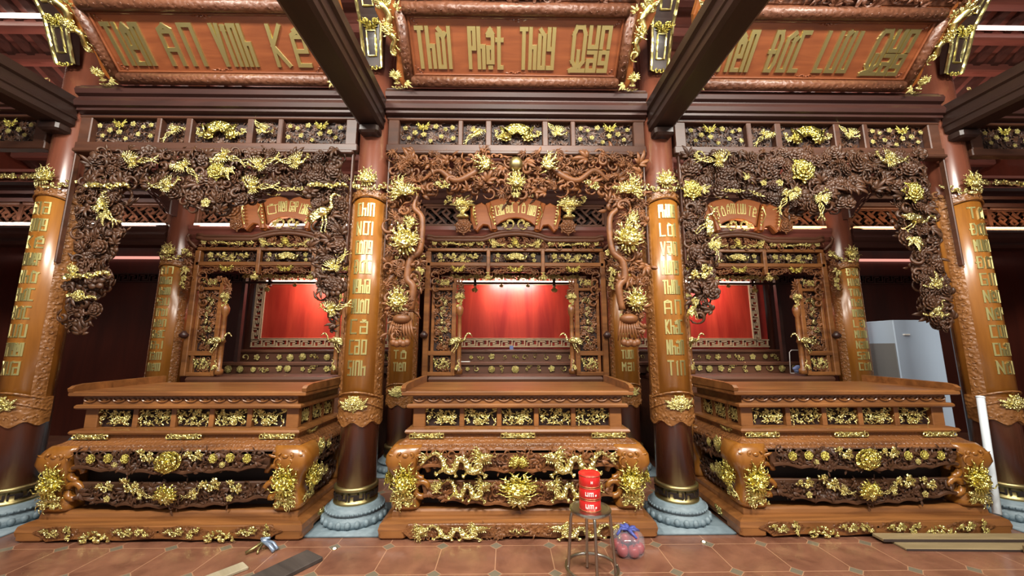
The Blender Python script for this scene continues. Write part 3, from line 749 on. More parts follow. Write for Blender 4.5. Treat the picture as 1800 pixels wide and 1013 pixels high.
for i, x in enumerate(CXS):
    pos = ('at the far left edge of the photo', 'left of the middle altar table', 'right of the middle altar table', 'at the far right edge of the photo')[i]
    column(x, Y1, 6.4, 'round dark red front column on a blue stone base, ' + pos)
    couplet(x, Y1, .855, 3.12, W[i], 2.88, 1.36, 'tall orange-brown couplet board with gold words, front column ' + ('far left', 'left of middle table', 'right of middle table', 'far right')[i])
    column(x, Y2, 5.4, 'round dark rear column behind the altar tables, ' + ('outermost on the left', 'left of the middle carved screen', 'right of the middle carved screen', 'outermost on the right')[i])
    couplet(x, Y2, .8, 2.74, W2[i], 2.56, 1.3, 'smaller couplet board with gold words on the rear column ' + ('outermost on the left', 'left of the middle carved screen', 'right of the middle carved screen', 'outermost on the right')[i], crest=True)
    column(x, Y3, 5.4, 'plain dark column in the third row, ' + ('far left behind the fretted red panel', 'hidden left of the middle red panel', 'hidden right of the middle red panel', 'far right behind the fretted red panel')[i])

# ================================================================== BEAMS ABOVE THE FRONT COLUMNS
BAYS = [(-7.9, -CX_OUT), (-CX_OUT, -CX_IN), (-CX_IN, CX_IN), (CX_IN, CX_OUT), (CX_OUT, 7.9)]
BN = ['outer left', 'left', 'middle', 'right', 'outer right']
for (x0, x1), nm in zip(BAYS, BN):
    a, b = x0 + CR * .8, x1 - CR * .8
    prof = [(3.9, 3.89), (3.66, 3.89), (3.655, 3.91), (3.6, 3.925), (3.6, 3.95), (3.57, 3.96), (3.555, 4.0), (3.57, 4.04), (3.6, 4.05), (3.6, 4.075), (3.565, 4.09), (3.55, 4.13), (3.565, 4.165), (3.6, 4.18), (3.6, 4.2), (3.9, 4.2)]
    o = obj('lintel_beam', G().prism(prof, a, b), 'dark'); tag(o, 'dark moulded lintel beam spanning the %s bay above the frieze' % nm, 'beam', 'front lintel beams')
    # frieze under the lintel
    cx = (a + b) / 2; hw = (b - a) / 2
    t = thing('frieze', 'five-panel frieze with gilded flowers and fans under the %s lintel beam' % nm, 'frieze', (cx, 3.68, 3.74), 'front friezes')
    k = hw / 1.33; Yf = 3.66
    g = G()
    for z0, z1 in ((3.865, 3.89), (3.52, 3.6)): g.box(a + .01, Yf - .03, z0, b - .01, Yf + .06, z1, .008)
    xs = [-1.3, -1.21, -.59, -.56, -.31, -.27, .27, .31, .56, .59, 1.21, 1.3]
    for q0, q1 in zip(xs[::2], xs[1::2]): g.box(cx + q0 * k - .01, Yf - .025, 3.59, cx + q1 * k + .01, Yf + .05, 3.87, .008)
    obj('frame', g, 'frieze', t, off(t))
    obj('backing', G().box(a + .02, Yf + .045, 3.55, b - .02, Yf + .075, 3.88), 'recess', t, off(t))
    for j, (pc, pw) in enumerate(((-.9, .3), (-.435, .115), (0, .255), (.435, .115), (.9, .3))):
        pc *= k; pw *= k
        fo = foliage([(cx + pc - pw, 3.6), (cx + pc + pw, 3.6), (cx + pc + pw, 3.865), (cx + pc - pw, 3.865)], .05, ['curl', 'leaf'], depth=.02, seed=j, size=1.2)
        fo.map(lambda V: np.c_[V[:, 0], Yf + .045 - V[:, 2] * .6, V[:, 1]]); obj('carved_panel', fo, 'carve_dark', t, off(t))
        R = random.Random(j * 7 + len(nm))
        if j in (0, 4):
            sg = 1 if j == 0 else -1
            orn('gold_butterfly', 'bat', 'gold_deep', t, (cx + pc - sg * .06, Yf, 3.8), .11)
            for q in range(10): orn('gold_blossom', 'blossom', 'gold', t, (cx + pc + sg * (-.24, .07, .17, .25, -.05, -.2, .13, -.14, .02, .24)[q] * k, Yf, 3.63 + (.16, .18, .15, .05, .09, .05, .07, .11, .02, .17)[q]), (.055, .062, .05)[q % 3], q)
        elif j == 2:
            orn('gold_fan', 'fan3', 'gold_deep', t, (cx, Yf - .005, 3.735), .27)
            for q in (-1, 1): orn('gold_spray', 'spray', 'gold', t, (cx + q * .2 * k, Yf, 3.72), .1, q * .8)
        else: orn('gold_phoenix', 'phoenix', 'gold', t, (cx + pc + (.02 if j == 1 else -.02), Yf, 3.745), .15, (3.9 if j == 1 else -.8), j == 3)
# tie beams towards the viewer
for x, pos in zip(CXS, ('at the upper left corner', 'running to the column left of the middle bay', 'running to the column right of the middle bay', 'at the upper right corner')):
    sg = 1 if x < 0 else -1
    g = G(); w_ = .118
    prof = [(-w_, 3.77), (-w_ + .03, 3.745), (w_ - .03, 3.745), (w_, 3.77), (w_, 3.83), (w_ + .012, 3.84), (w_ + .012, 3.86), (w_, 3.87), (w_, 3.95), (w_ + .025, 3.965), (w_ + .025, 4.05), (-w_ - .025, 4.05), (-w_ - .025, 3.965), (-w_, 3.95), (-w_, 3.87), (-w_ - .012, 3.86), (-w_ - .012, 3.84), (-w_, 3.83)]
    g.loft([[(x + p, -1.2, z) for p, z in prof], [(x + p, Y1 - .14, z) for p, z in prof]])
    t = thing('tie_beam', 'heavy near-black tie beam overhead ' + pos, 'beam', (x, 1, 3.75), 'tie beams')
    obj('beam', g, 'beam', t, off(t))
    obj('tenon_block', G().box(x - .1, 3.5, 3.66, x + .1, Y1 - .13, 3.75, .02), 'beam', t, off(t))
    # carved strut rising from the column towards the viewer
    t = thing('carved_strut', 'curved black strut edged in gold leaning out from the column ' + pos.replace('running to the column ', ''), 'strut', (x, 3.5, 4.4), 'gilded struts')
    P = [(3.55, 4.4), (3.46, 4.62), (3.4, 4.8), (3.2, 5.04), (2.85, 5.32), (2.3, 5.7)]
    P = np.array(P); tt = np.linspace(0, 5, 24); P = np.c_[np.interp(tt, range(6), P[:, 0]), np.interp(tt, range(6), P[:, 1])]
    T = np.gradient(P, axis=0); T /= np.linalg.norm(T, axis=1)[:, None]; Nn = np.c_[-T[:, 1], T[:, 0]]   # front normal (y, z)
    Nn[Nn[:, 0] > 0] *= -1
    bk = np.interp(np.arange(24), [0, 8, 23], [.045, .12, .18])
    wd = np.interp(np.arange(24), [0, 6, 12, 23], [.09, .105, .12, .13])
    g = G().loft([[(x - wd[i], P[i, 0], P[i, 1]), (x + wd[i], P[i, 0], P[i, 1]), (x + wd[i] * 1.1, P[i, 0] - Nn[i, 0] * bk[i], P[i, 1] - Nn[i, 1] * bk[i]), (x - wd[i] * 1.1, P[i, 0] - Nn[i, 0] * bk[i], P[i, 1] - Nn[i, 1] * bk[i])] for i in range(24)])
    obj('strut_body', g, 'beam', t, off(t))
    def on(i, u, d): return (x + wd[i] * u, P[i, 0] + Nn[i, 0] * d, P[i, 1] + Nn[i, 1] * d)
    g = G()
    for s in (-1, 1): g.tube([on(i, s * .94, .0) for i in range(24)], .017, n=6)
    for i0, i1 in ((2, 7), (11, 15), (17, 22)):
        g.tube([on(i, -.42, .004) for i in range(i0, i1 + 1)] + [on(i1, 0, .004)] + [on(i, .42, .004) for i in range(i1, i0 - 1, -1)] + [on(i0, 0, .004), on(i0, -.42, .004)], .01, n=5)
    obj('gold_edging', g, 'gold', t, off(t))
    for i, key, s in ((0, 'cloud', .1), (9, 'ruyi', .15), (8, 'bat', .13), (16, 'ruyi', .14)):
        nn, tv = Nn[i], T[i]
        B = np.array([[1, 0, 0], [0, tv[0], nn[0]], [0, tv[1], nn[1]]])
        orn('gold_scroll', key, 'gold_deep', t, on(i, 0, .004), s, 0, False, B)

# ------------------------------------------------------------------ name boards above the lintels
TB = {'left': ['Tiên', 'Ân', 'Vĩnh', 'Kế'], 'middle': ['Thời', 'Phật', 'Thùy', 'Quang'], 'right': ['Tiền', 'Đức', 'Lưu', 'Quang']}
for cx, nm in ((-2.935, 'left'), (-.02, 'middle'), (2.935, 'right')):
    O = np.array([cx, 3.58, 4.17]); BM = M4((0, 0, 0), 1, 0, 'board')
    t = thing('name_board', 'large tilted wooden name board with four gold words above the %s lintel' % nm, 'name board', tuple(O), 'gold-lettered name boards')
    def bpt(x, y, z=0.): return O + BM[:3, :3] @ np.array([x, y, z])
    g = G().box(-1.1, .02, -.06, 1.1, .74, .0); g.box(-1.02, .13, 0, 1.02, .63, .004)
    bp_ = obj('panel', g, 'board', t, BM)
    g = G()
    for y0, y1 in ((.13, .15), (.61, .63)): g.box(-1.02, y0, 0, 1.02, y1, .03, .008)
    for x0, x1 in ((-1.02, -.995), (.995, 1.02)): g.box(x0, .13, 0, x1, .63, .03, .008)
    for s in (-1, 1):
        for y, r in ((.18, 0), (.58, 1)): g.stamp(proto('cloud'), M4((s * .95, y, .0), (.07, .06, .08), s * .7, 'flat'))
    for y in (.165, .6): g.stamp(proto('ruyi'), M4((0, y, 0), (.12, .06, .1), 0, 'flat'))
    obj('inner_moulding', g, 'board', t, BM)
    g = G()
    for y in (.08, .68):
        g.tube(np.array([(-1.04, y, .02), (0, y, .02), (1.04, y, .02)]), .055, n=12)
        for i in range(34): g.stamp(proto('curl', i % 2 == 0), M4((-.98 + i * .0594, y, .062), (.06, .05, .06), i * 1.3, 'flat'))
    for s in (-1, 1):
        g.tube(np.array([(s * 1.07, .1, .02), (s * 1.07, .4, .02), (s * 1.07, .66, .02)]), .05, n=12)
        for i in range(9): g.stamp(proto('curl', i % 2 == 0), M4((s * 1.07, .15 + i * .057, .058), (.05, .06, .06), i * 1.3, 'flat'))
    obj('carved_frame', g, 'frame_carve', t, BM, smooth=True)
    for s in (-1, 1):
        for y, r in ((.06, 0 if s < 0 else 1.57), (.7, 0)): orn('gold_corner', 'leaf', 'gold', t, bpt(s * 1.07, y, .07), .075, s * .8 if y > .4 else math.pi - s * .8, False, 'board')
        wing = [(1.1, .02), (1.15, .02), (1.2, .12), (1.17, .28), (1.2, .42), (1.25, .52), (1.3, .66), (1.29, .8), (1.32, .95), (1.1, 1.0)]
        wg = G().plate(wing, -.06, .01, .012)
        if s < 0: wg = wg.mirror()
        obj('carved_wing', wg, 'sign', t, BM)
        sp = serpent([(1.16, .3, .02), (1.19, .36, .03), (1.15, .44, .04), (1.21, .52, .04), (1.17, .62, .04), (1.23, .72, .04)], .03, True, 26)
        if s < 0: sp = sp.mirror()
        obj('gold_dragon', sp, 'gold', t, BM, smooth=True)
        orn('gold_flame', 'chrys', 'gold', t, bpt(s * 1.19, .52, .04), .17, 0, False, 'board'); orn('gold_flame', 'leaf', 'gold', t, bpt(s * 1.22, .76, .03), .17, -s * .3, False, 'board')
        orn('gold_ribbon', 'curl', 'gold', t, bpt(s * 1.17, .33, .03), .1, 1, s > 0, 'board')
        orn('gold_lotus', 'lotus', 'gold', t, bpt(s * 1.19, .13, .04), .11, 0, False, 'board')
        orn('gold_tassel', 'cloud', 'gold', t, bpt(s * 1.18, .035, .04), .08, 0, False, 'board')
    fo = foliage([(-1.2, .77), (1.2, .77), (1.15, .98), (-1.15, .98)], .06, ['curl', 'leaf'], depth=.03, seed=4)
    fo.box(-1.2, .74, -.06, 1.2, 1.0, .0, .01); obj('carved_crest', fo, 'frame_carve', t, BM)
    for w_, c in zip(TB[nm], (-.79, -.29, .21, .735)):
        g = word(w_, .35, .36, .04, .014)
        obj('gold_word', g, 'gold_dull', bp_, M4((c, .37, .004), 1, 0, 'flat'))


# ================================================================== CARVED VALANCES HANGING UNDER THE FRIEZES
YV = 3.64
def px(pts, Y=YV): return [tuple(at(x, y, Y)[[0, 2]]) for x, y in pts]
def plane(Y): return lambda V: np.c_[V[:, 0], Y - V[:, 2], V[:, 1]]
def valance(nm, cx, poly, kinds, m, step, label, seed, big=()):
    t = thing('carved_valance', label, 'valance', (cx, YV, 3.5), 'carved valances')
    fo = foliage(px(poly), step, kinds, depth=.08, seed=seed, size=1.9 if nm != 'middle' else 1.7); fo.stamp(foliage(px(poly), step * 1.9, ['curl', 'leaf', 'cloud'], depth=.02, seed=seed + 1, size=1.3, z=-.05))
    fo.map(plane(YV)); obj('carved_foliage', fo, m, t, off(t), smooth=True)
    g = G(); hw = 1.3 if nm == 'middle' else 1.39
    g.box(cx - hw, YV - .05, 3.475, cx + hw, YV + .05, 3.515, .01)
    for s in (-1, 1): g.box(*((cx - hw, YV - .02, 2.35, cx - hw + .02, YV + .03, 3.5) if s < 0 else (cx + hw - .02, YV - .02, 2.35, cx + hw, YV + .03, 3.5)), .006)
    obj('frame', g, 'frieze', t, off(t))
    for x, y, key, s in big: orn('wooden_' + {'rose': 'rose', 'chrys': 'flower', 'leaf': 'leaf'}[key], key, m, t, at(x, y, YV - .05), s * .8, x * .1)
    return t
def deco(t, items, Y, m='gold', names=None):
    """gilded pieces at photo positions on the plane Y: (x, y, ornament, size, rotation, flip[, material])"""
    for it in items:
        x, y, key, s, r, fl = it[:6]; mm = it[6] if len(it) > 6 else m
        orn('gold_' + {'dragonface': 'dragon_face', 'dragonhead': 'dragon_head', 'lotusflower': 'lotus', 'chrys': 'flame', 'curl': 'scroll', 'leaf': 'leaves', 'lotus': 'lotus_vase', 'fan3': 'fan'}.get(key, key), key, mm, t, at(x, y, Y), s, r, fl)
def relief(t, pts, r, m, name, Y, spike=True, n=40):
    P = [tuple(at(x, y, Y)) for x, y in pts]
    L2 = [(p[0], p[2], .0) for p in P]
    sp = serpent(L2, r, spike, n); sp.map(plane(Y)); obj(name, sp, m, t, off(t), smooth=True)
polyM = [(692, 272), (1122, 272), (1126, 330), (1130, 460), (1128, 560), (1112, 610), (1098, 560), (1090, 470), (1078, 400), (1072, 350), (1035, 335), (985, 338), (960, 345), (905, 352), (850, 345), (825, 338), (775, 335), (742, 352), (738, 400), (735, 470), (722, 560), (702, 610), (684, 560), (682, 460), (686, 330)]
t = valance('middle', 0, polyM, ['curl', 'chrys', 'cloud', 'leaf', 'chrys', 'curl'], 'carve_mid', .075, 'carved dragon valance of pale brown wood in the middle bay, gilded dragon heads and pearl', 11)
for pts in ([(742, 318), (770, 300), (800, 318), (832, 305), (846, 292)], [(1070, 318), (1045, 300), (1014, 318), (982, 305), (970, 292)]): relief(t, pts, .035, 'carve_mid', 'wooden_dragon_body', YV - .07)
for pts in ([(735, 340), (728, 365), (742, 385), (738, 440), (722, 455), (716, 490), (726, 505), (722, 545)], [(1078, 340), (1086, 365), (1072, 385), (1076, 440), (1094, 460), (1098, 490), (1088, 505), (1094, 545)]): relief(t, pts, .035, 'carve_mid', 'wooden_dragon_body', YV - .06, False)
deco(t, [(853, 290, 'chrys', .26, .3, False), (962, 290, 'chrys', .26, .3, True), (907, 322, 'dragonface', .19, 0, False), (907, 343, 'lotusflower', .08, 3.14, False),
         (712, 337, 'dragonhead', .22, 2.9, True), (1104, 334, 'dragonhead', .22, -2.9, False), (715, 335, 'garland', .13, .1, False), (1100, 333, 'garland', .13, -.1, False), (777, 326, 'spray', .13, .2, False), (1040, 326, 'spray', .13, -.2, False),
         (713, 425, 'dragonface', .28, .15, False), (1104, 420, 'dragonface', .28, -.15, False), (724, 390, 'chrys', .17, .4, False), (1110, 385, 'chrys', .17, .4, True), (700, 530, 'dragonface', .2, 0, False), (1118, 530, 'dragonface', .2, 0, False)], YV - .09)
o = obj('gold_pearl', G().ball(at(907, 289, YV - .1), (.068, .068, .075), 20, 12), 'brass', t, off(t), smooth=True)
for x in (706, 1106):
    g = G(); p = at(x, 572, YV - .07); R = random.Random(x)
    g.ball(p + np.array([0, 0, .06]), (.09, .06, .05), 10, 6)
    for i in range(9): g.stamp(proto('curl') if 0 else G().tube(np.array([(0, .02, 0), (.0, -.08, .02), (.012, -.17, 0)]), [.014, .013, .003], n=5), M4(p + np.array([(i - 4) * .021, 0, .02]), 1, (i - 4) * .06))
    for i in range(5): g.ball(p + np.array([(i - 2) * .03, -.02, -.16 - .01 * (i % 2)]), (.035, .03, .035), 7, 5)
    obj('wooden_tassel', g, 'carve_mid', t, off(t), smooth=True)

polyL = [(172, 270), (607, 270), (610, 330), (604, 400), (602, 480), (600, 545), (588, 580), (578, 545), (562, 500), (556, 455), (560, 410), (552, 345), (520, 330), (470, 338), (450, 348), (385, 372), (340, 370), (300, 345), (298, 325), (232, 325), (214, 340), (216, 420), (196, 470), (180, 530), (152, 580), (122, 580), (128, 520), (140, 460), (150, 380), (152, 335)]
t = valance('left', -3.04, polyL, ['curl', 'leaf', 'curl', 'cloud', 'leaf', 'blossom', 'rose'], 'carve_dark', .06, 'dark carved valance of the left bay with gilded phoenixes, one rose and cranes', 21,
            [(345, 345, 'rose', .2), (425, 352, 'rose', .16), (205, 345, 'chrys', .22), (585, 372, 'chrys', .24), (590, 400, 'chrys', .2), (200, 300, 'rose', .14), (570, 440, 'leaf', .14), (582, 570, 'leaf', .12), (170, 545, 'rose', .16), (195, 410, 'chrys', .18)])
deco(t, [(237, 286, 'phoenix', .19, .12, False), (325, 293, 'phoenix', .18, 2.5, True), (395, 277, 'phoenix', .19, 2.9, True), (403, 306, 'leaf', .15, 3.3, False), (382, 301, 'peony', .15, 0, False, 'gold_deep'),
         (458, 293, 'phoenix', .18, .5, False), (525, 287, 'phoenix', .19, -.1, True), (447, 330, 'phoenix', .2, .02, False), (300, 328, 'phoenix', .18, .02, True), (192, 328, 'garland', .2, 0, False), (577, 327, 'garland', .18, 0, False), (500, 332, 'cloud', .1, 0, False), (525, 331, 'cloud', .1, 0, False), (362, 357, 'blossom', .1, 0, False),
         (573, 378, 'crane', .3, .0, False), (588, 470, 'phoenix', .16, .9, False), (583, 545, 'phoenix', .16, .3, False), (184, 362, 'phoenix', .2, -.9, False), (186, 385, 'leaf', .14, 3.2, False), (156, 485, 'garland', .2, .1, False, 'gold'), (134, 475, 'chrys', .14, 0, False), (146, 522, 'garland', .13, -.1, False), (140, 520, 'rose', .1, 0, False)], YV - .09)
polyR = [(1200, 272), (1614, 272), (1622, 335), (1640, 430), (1652, 500), (1662, 570), (1645, 580), (1622, 560), (1606, 500), (1600, 450), (1578, 400), (1568, 345), (1510, 330), (1490, 365), (1430, 370), (1360, 365), (1330, 345), (1235, 338), (1228, 380), (1250, 440), (1248, 500), (1240, 550), (1222, 570), (1212, 545), (1208, 460), (1203, 400), (1198, 330)]
t = valance('right', 3.04, polyR, ['rose', 'leaf', 'curl', 'rose', 'leaf', 'curl'], 'carve_dark', .06, 'dark carved valance of the right bay covered in wooden roses, with large gilded roses', 31,
            [(1218, 292, 'rose', .2), (1312, 292, 'rose', .18), (1345, 296, 'rose', .2), (1268, 312, 'rose', .18), (1505, 290, 'rose', .2), (1585, 295, 'rose', .2), (1495, 322, 'rose', .22), (1552, 312, 'rose', .18), (1412, 350, 'rose', .22), (1222, 445, 'rose', .2), (1590, 420, 'rose', .18), (1225, 370, 'chrys', .2), (1630, 480, 'rose', .16), (1640, 560, 'rose', .14)])
deco(t, [(1262, 284, 'phoenix', .2, -.05, True), (1228, 274, 'curl', .12, 0, False), (1410, 300, 'peony', .2, 0, False, 'gold_deep'), (1556, 284, 'phoenix', .2, .05, False), (1216, 334, 'peony', .16, 0, False, 'gold_deep'), (1240, 333, 'leaf', .1, -1.2, False),
         (1604, 338, 'peony', .17, 0, False, 'gold_deep'), (1384, 343, 'phoenix', .18, -2.2, False), (1400, 336, 'blossom', .1, 0, False), (1439, 350, 'phoenix', .18, -1.6, False), (1370, 322, 'blossom', .08, 0, False), (1342, 322, 'blossom', .07, 0, False), (1310, 310, 'leaf', .08, .5, False), (1280, 334, 'cloud', .09, 0, False), (1330, 340, 'cloud', .09, -.4, False), (1295, 335, 'cloud', .09, 0, False),
         (1240, 395, 'crane', .24, -.9, True), (1252, 430, 'phoenix', .15, -1.3, False), (1232, 482, 'spray', .2, .6, False), (1218, 545, 'crane', .16, .3, False), (1222, 530, 'blossom', .08, 0, False),
         (1606, 390, 'crane', .25, -.9, False), (1604, 430, 'leaf', .16, 3.1, False), (1641, 492, 'leaf', .14, 0, False), (1643, 502, 'cloud', .13, 0, False), (1649, 545, 'crane', .14, 0, False), (1645, 552, 'cloud', .14, 0, False)], YV - .09)

# ================================================================== ALTAR TABLES
def altar_table(cx, kind, label):
    cy = 3.95
    t = thing('altar_table', label, 'altar table', (cx, cy, 0), 'carved altar tables')
    # plinth: two stepped tiers on scalloped feet
    g = G().rect(0, 0, 1.13, .56, [(-.02, .035), (.008, .045), (.015, .08), (.005, .12), (-.03, .138), (-.07, .145), (-.07, .16), (-.075, .185), (-.09, .2), (-.1, .205)])
    for sx in (-1, 1):
        for sy in (-1, 1): g.box(sx * 1.03 - .113, sy * .465 - .108, 0, sx * 1.03 + .113, sy * .465 + .108, .1, .02)
    obj('plinth', g, 'teak', t)
    # front skirt of the plinth
    out = [(-.93, .05)]
    for i in range(24):
        x = -.88 + i * 1.76 / 23; out.append((x, .012 + .016 * abs(math.sin((x + .88) * 5.35))))
    out += [(.93, .05), (.95, .07), (.9, .125), (-.9, .125), (-.95, .07)]
    sk = G().plate(out, 0, .022, .006)
    if kind == 'dragon': sk.stamp(foliage([(-.86, .03), (.86, .03), (.86, .115), (-.86, .115)], .045, ['curl', 'cloud', 'leaf'], depth=.006, seed=2, size=1.3, z=.012))
    obj('carved_skirt', sk, 'teak_carve' if kind == 'dragon' else 'teak', t, M4((0, -.56, 0)), smooth=False)
    yf = cy - .595
    if kind == 'dragon':
        for x, s, f in ((-.49, .16, False), (.5, .16, True)): orn('gold_dragon', 'dragon', 'gold', t, (cx + x * 1.0, yf, .082), (s * 1.55, s * .9, s), 0, f)
        for x, f in ((-.78, False), (.8, True)): orn('gold_dragon_head', 'dragonhead', 'gold', t, (cx + x, yf, .085), .12, .2 if not f else -.2, f)
        orn('gold_scroll', 'ruyi', 'gold', t, (cx, yf, .075), .09)
    else:
        for q, x in enumerate((-.78, -.2, .2, .78)):
            c = G().plate([(.2 * math.cos(a) * (1 + .06 * math.cos(6 * a)), .042 * math.sin(a) * (1 + .1 * math.cos(4 * a))) for a in np.linspace(0, 2 * math.pi, 29)[:-1]], 0, .006)
            obj('carved_cartouche', c.stamp(foliage([(-.17, -.03), (.17, -.03), (.17, .03), (-.17, .03)], .04, ['curl', 'leaf'], depth=.002, seed=q, size=.9)), 'teak_carve', t, M4((x, -.577, .082)))
            orn('gold_spray', 'spray', 'gold', t, (cx + x - .06, yf, .082), (.14, .1, .1), .1 * q); orn('gold_blossom', 'spray', 'gold', t, (cx + x + .09, yf, .085), (.1, .09, .1), 2 + q)
        for x in (-.49, .49): orn('gold_cluster', 'cluster', 'gold', t, (cx + x, yf, .035), (.15, .12, .12))
        for sx in (-1, 1):
            for y in (-.25, .2): orn('gold_spray', 'spray', 'gold', t, (cx + sx * 1.137, cy + y, .09), .11, 0, False, 'right' if sx > 0 else 'left')
    # cabriole legs with lion shoulders
    for sx in (-1, 1):
        for sy in (-1, 1):
            rows = [(.94, -.38, .13, .72), (.955, -.395, .14, .69), (.98, -.415, .145, .64), (.99, -.425, .14, .58), (.985, -.42, .12, .52), (.965, -.4, .1, .45), (.945, -.385, .092, .38), (.945, -.385, .098, .32), (.955, -.395, .115, .26), (.955, -.395, .12, .225), (.95, -.39, .11, .205)]
            rings = []
            for x, y, h, z in rows:
                c = h * .42
                q = [(-h + c, -h), (h - c, -h), (h - c * .3, -h + c * .3), (h, -h + c), (h, h - c), (h - c * .3, h - c * .3), (h - c, h), (-h + c, h), (-h + c * .3, h - c * .3), (-h, h - c), (-h, -h + c), (-h + c * .3, -h + c * .3)]
                rings.append([(sx * x + u, -sy * y + v, z) for u, v in q])
            g = G().loft(rings)
            xi = sx * .82; ys = sy * .48
            for zz, r in ((.5, .055), (.36, .06)):
                g.tube(np.c_[[xi - sx * (.0 + r * math.cos(a)) for a in np.linspace(0, 5, 12)], np.full(12, ys), [zz + r * math.sin(a) for a in np.linspace(0, 5, 12)]], [.022, .03, .026], n=8)
            lg = obj('leg', g, 'couplet', t, smooth=True)
            if sy < 0:
                for q, (x_, z_, s_) in enumerate(((.95, .655, .15), (.9, .6, .1), (1.0, .6, .1))): orn('carved_scroll', ('cloud', 'curl', 'curl')[q], 'couplet', t, (cx + sx * x_, cy - .545, z_), s_, q, sx > 0, par=lg)
            if sy < 0:
                p = (cx + sx * .95, cy - .525, .43)
                orn('gold_lion_face', 'dragonface', 'gold_deep', t, p, (.22, .22, .22), par=lg); orn('gold_dragon_coil', 'dragonhead', 'gold', t, (cx + sx * .95, cy - .505, .31), .16, 0, sx > 0, par=lg)
                orn('gold_claws', 'cluster', 'gold', t, (cx + sx * .95, cy - .52, .25), (.11, .1, .1), par=lg)
                orn('gold_lion_face', 'dragonface', 'gold_deep', t, (cx + sx * 1.08, cy - .38, .43), (.2, .2, .2), 0, False, 'right' if sx > 0 else 'left', par=lg)
                orn('gold_claws', 'cluster', 'gold', t, (cx + sx * 1.07, cy - .38, .27), .11, 0, False, 'right' if sx > 0 else 'left', par=lg)
    # dark core, waist and hip moulding
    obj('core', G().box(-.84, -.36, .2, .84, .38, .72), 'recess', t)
    g = G().rect(0, 0, .93, .38, [(.045, .81), (.04, .79), (.035, .77), (.03, .765), (.035, .76), (.06, .75), (.08, .735), (.1, .725), (.105, .715), (.13, .7), (.15, .68), (.15, .66), (.1, .66)])
    for i in range(52):
        g.ball((-1.02 + i * .04, -.489, .712), (.018, .012, .011), 6, 4)
    obj('waist_moulding', g, 'teak_carve', t)
    # aprons: front, left, right
    for fr, wd, yy in (('front', .8, .53), ('right', .3, 1.05), ('left', .3, 1.05)):
        M = {'front': M4((0, -yy, 0)), 'right': M4((yy, 0, 0), 1, 0, 'right'), 'left': M4((-yy, 0, 0), 1, 0, 'left')}[fr]
        def scal(zb, amp, per, n=40): return [(-wd + 2 * wd * i / n, zb - amp * (1 - ((i / n) * 2 - 1) ** 2) + .02 * abs(math.sin(per * i / n * math.pi))) for i in range(n + 1)]
        for nm, zt, lo, sd, yo in (('upper_apron', .69, scal(.55, .045, 7), 1, 0.0), ('lower_apron', .425, scal(.3, .08, 9), 2, -.05)):
            pl = lo + [(wd + .03, zt), (-wd - .03, zt)]
            g = G().plate(pl, yo - .03, yo, .008)
            g.tube(np.array([(x, z + .008, yo + .012) for x, z in lo]), .016, n=6)
            lo2 = [(x * .97, z + .02) for x, z in lo]
            g.stamp(foliage(lo2 + [(wd * .96, zt - .02), (-wd * .96, zt - .02)], .045, ['curl', 'leaf', 'curl', 'cloud'], depth=.02, seed=sd, size=1.7, z=yo))
            obj(nm, g, 'carve_mid' if kind == 'dragon' else 'carve_dark', t, M)
    yA, yB = cy - .56, cy - .52
    if kind == 'dragon':
        orn('gold_lotus', 'lotusflower', 'gold_deep', t, (cx, yA, .605), (.15, .13, .15))
        for s in (-1, 1):
            orn('gold_dragon', 'dragon', 'gold', t, (cx + s * .47, yA, .6), (.27, .25, .25), 0, s > 0)
            orn('gold_dragon', 'dragon', 'gold', t, (cx + s * .42, yB, .38), (.2, .22, .22), .05 * s, s > 0)
            orn('gold_flame', 'chrys', 'gold', t, (cx + s * .68, yB, .39), .13)
        orn('gold_dragon_face', 'dragonface', 'gold_deep', t, (cx, yB, .375), (.34, .19, .2)); orn('gold_beard', 'lotusflower', 'gold', t, (cx, yB, .285), (.17, .13, .12), 3.14)
    else:
        orn('gold_peony', 'rose', 'gold_deep', t, (cx, yA, .61), (.21, .16, .17), .2)
        orn('gold_lotus', 'lotusflower', 'gold_deep', t, (cx, yB, .36), .17); orn('gold_roots', 'lotusflower', 'gold', t, (cx, yB, .32), .12, 3.14)
        for s in (-1, 1):
            orn('gold_spray', 'spray', 'gold', t, (cx + s * .2, yA, .655), .14, s * .2); orn('gold_spray', 'spray', 'gold', t, (cx + s * .33, yB, .41), .16, s * .3); orn('gold_spray', 'spray', 'gold', t, (cx + s * .53, yB, .4), .13, s * -.3)
            orn('gold_bird', 'phoenix', 'gold', t, (cx + s * .22, yB, .35), .1, s * .3, s > 0); orn('gold_blossom', 'blossom', 'gold', t, (cx + s * .5, yB, .31), .06)
            for x, z in ((.36, .635), (.5, .64), (.64, .635), (.44, .585)): orn('gold_rosette', 'rose', 'gold_deep' if z > .62 else 'gold', t, (cx + s * x, yA, z), .07 if z > .62 else .045, x * 9)
            fr = 'right' if s > 0 else 'left'
            for y, z, q in ((-.22, .65, .12), (-.05, .63, .07), (-.2, .42, .12), (-.08, .4, .07)): orn('gold_rosette', 'peony', 'gold', t, (cx + s * 1.08, cy + y, z), q, y * 9, False, fr)
    # cabinet
    hx, hy = .925, .38
    g = G().box(-hx + .03, -hy + .05, .84, hx - .03, hy - .03, 1.03); obj('cabinet_core', g, 'recess', t)
    g = G().rect(0, 0, hx, hy, [(.06, .8), (.068, .815), (.06, .832), (.02, .842), (-.02, .846)]).rect(0, 0, hx, hy, [(-.02, 1.0), (.01, 1.004), (.05, 1.012), (.06, 1.022), (.06, 1.038), (.05, 1.05), (.0, 1.053)])
    for x in (-.885, -.5025, -.1675, .1675, .5025, .885):
        w_ = .055 if abs(x) > .8 else .022; g.box(x - w_, -hy, .84, x + w_, -hy + .06, 1.01, .006)
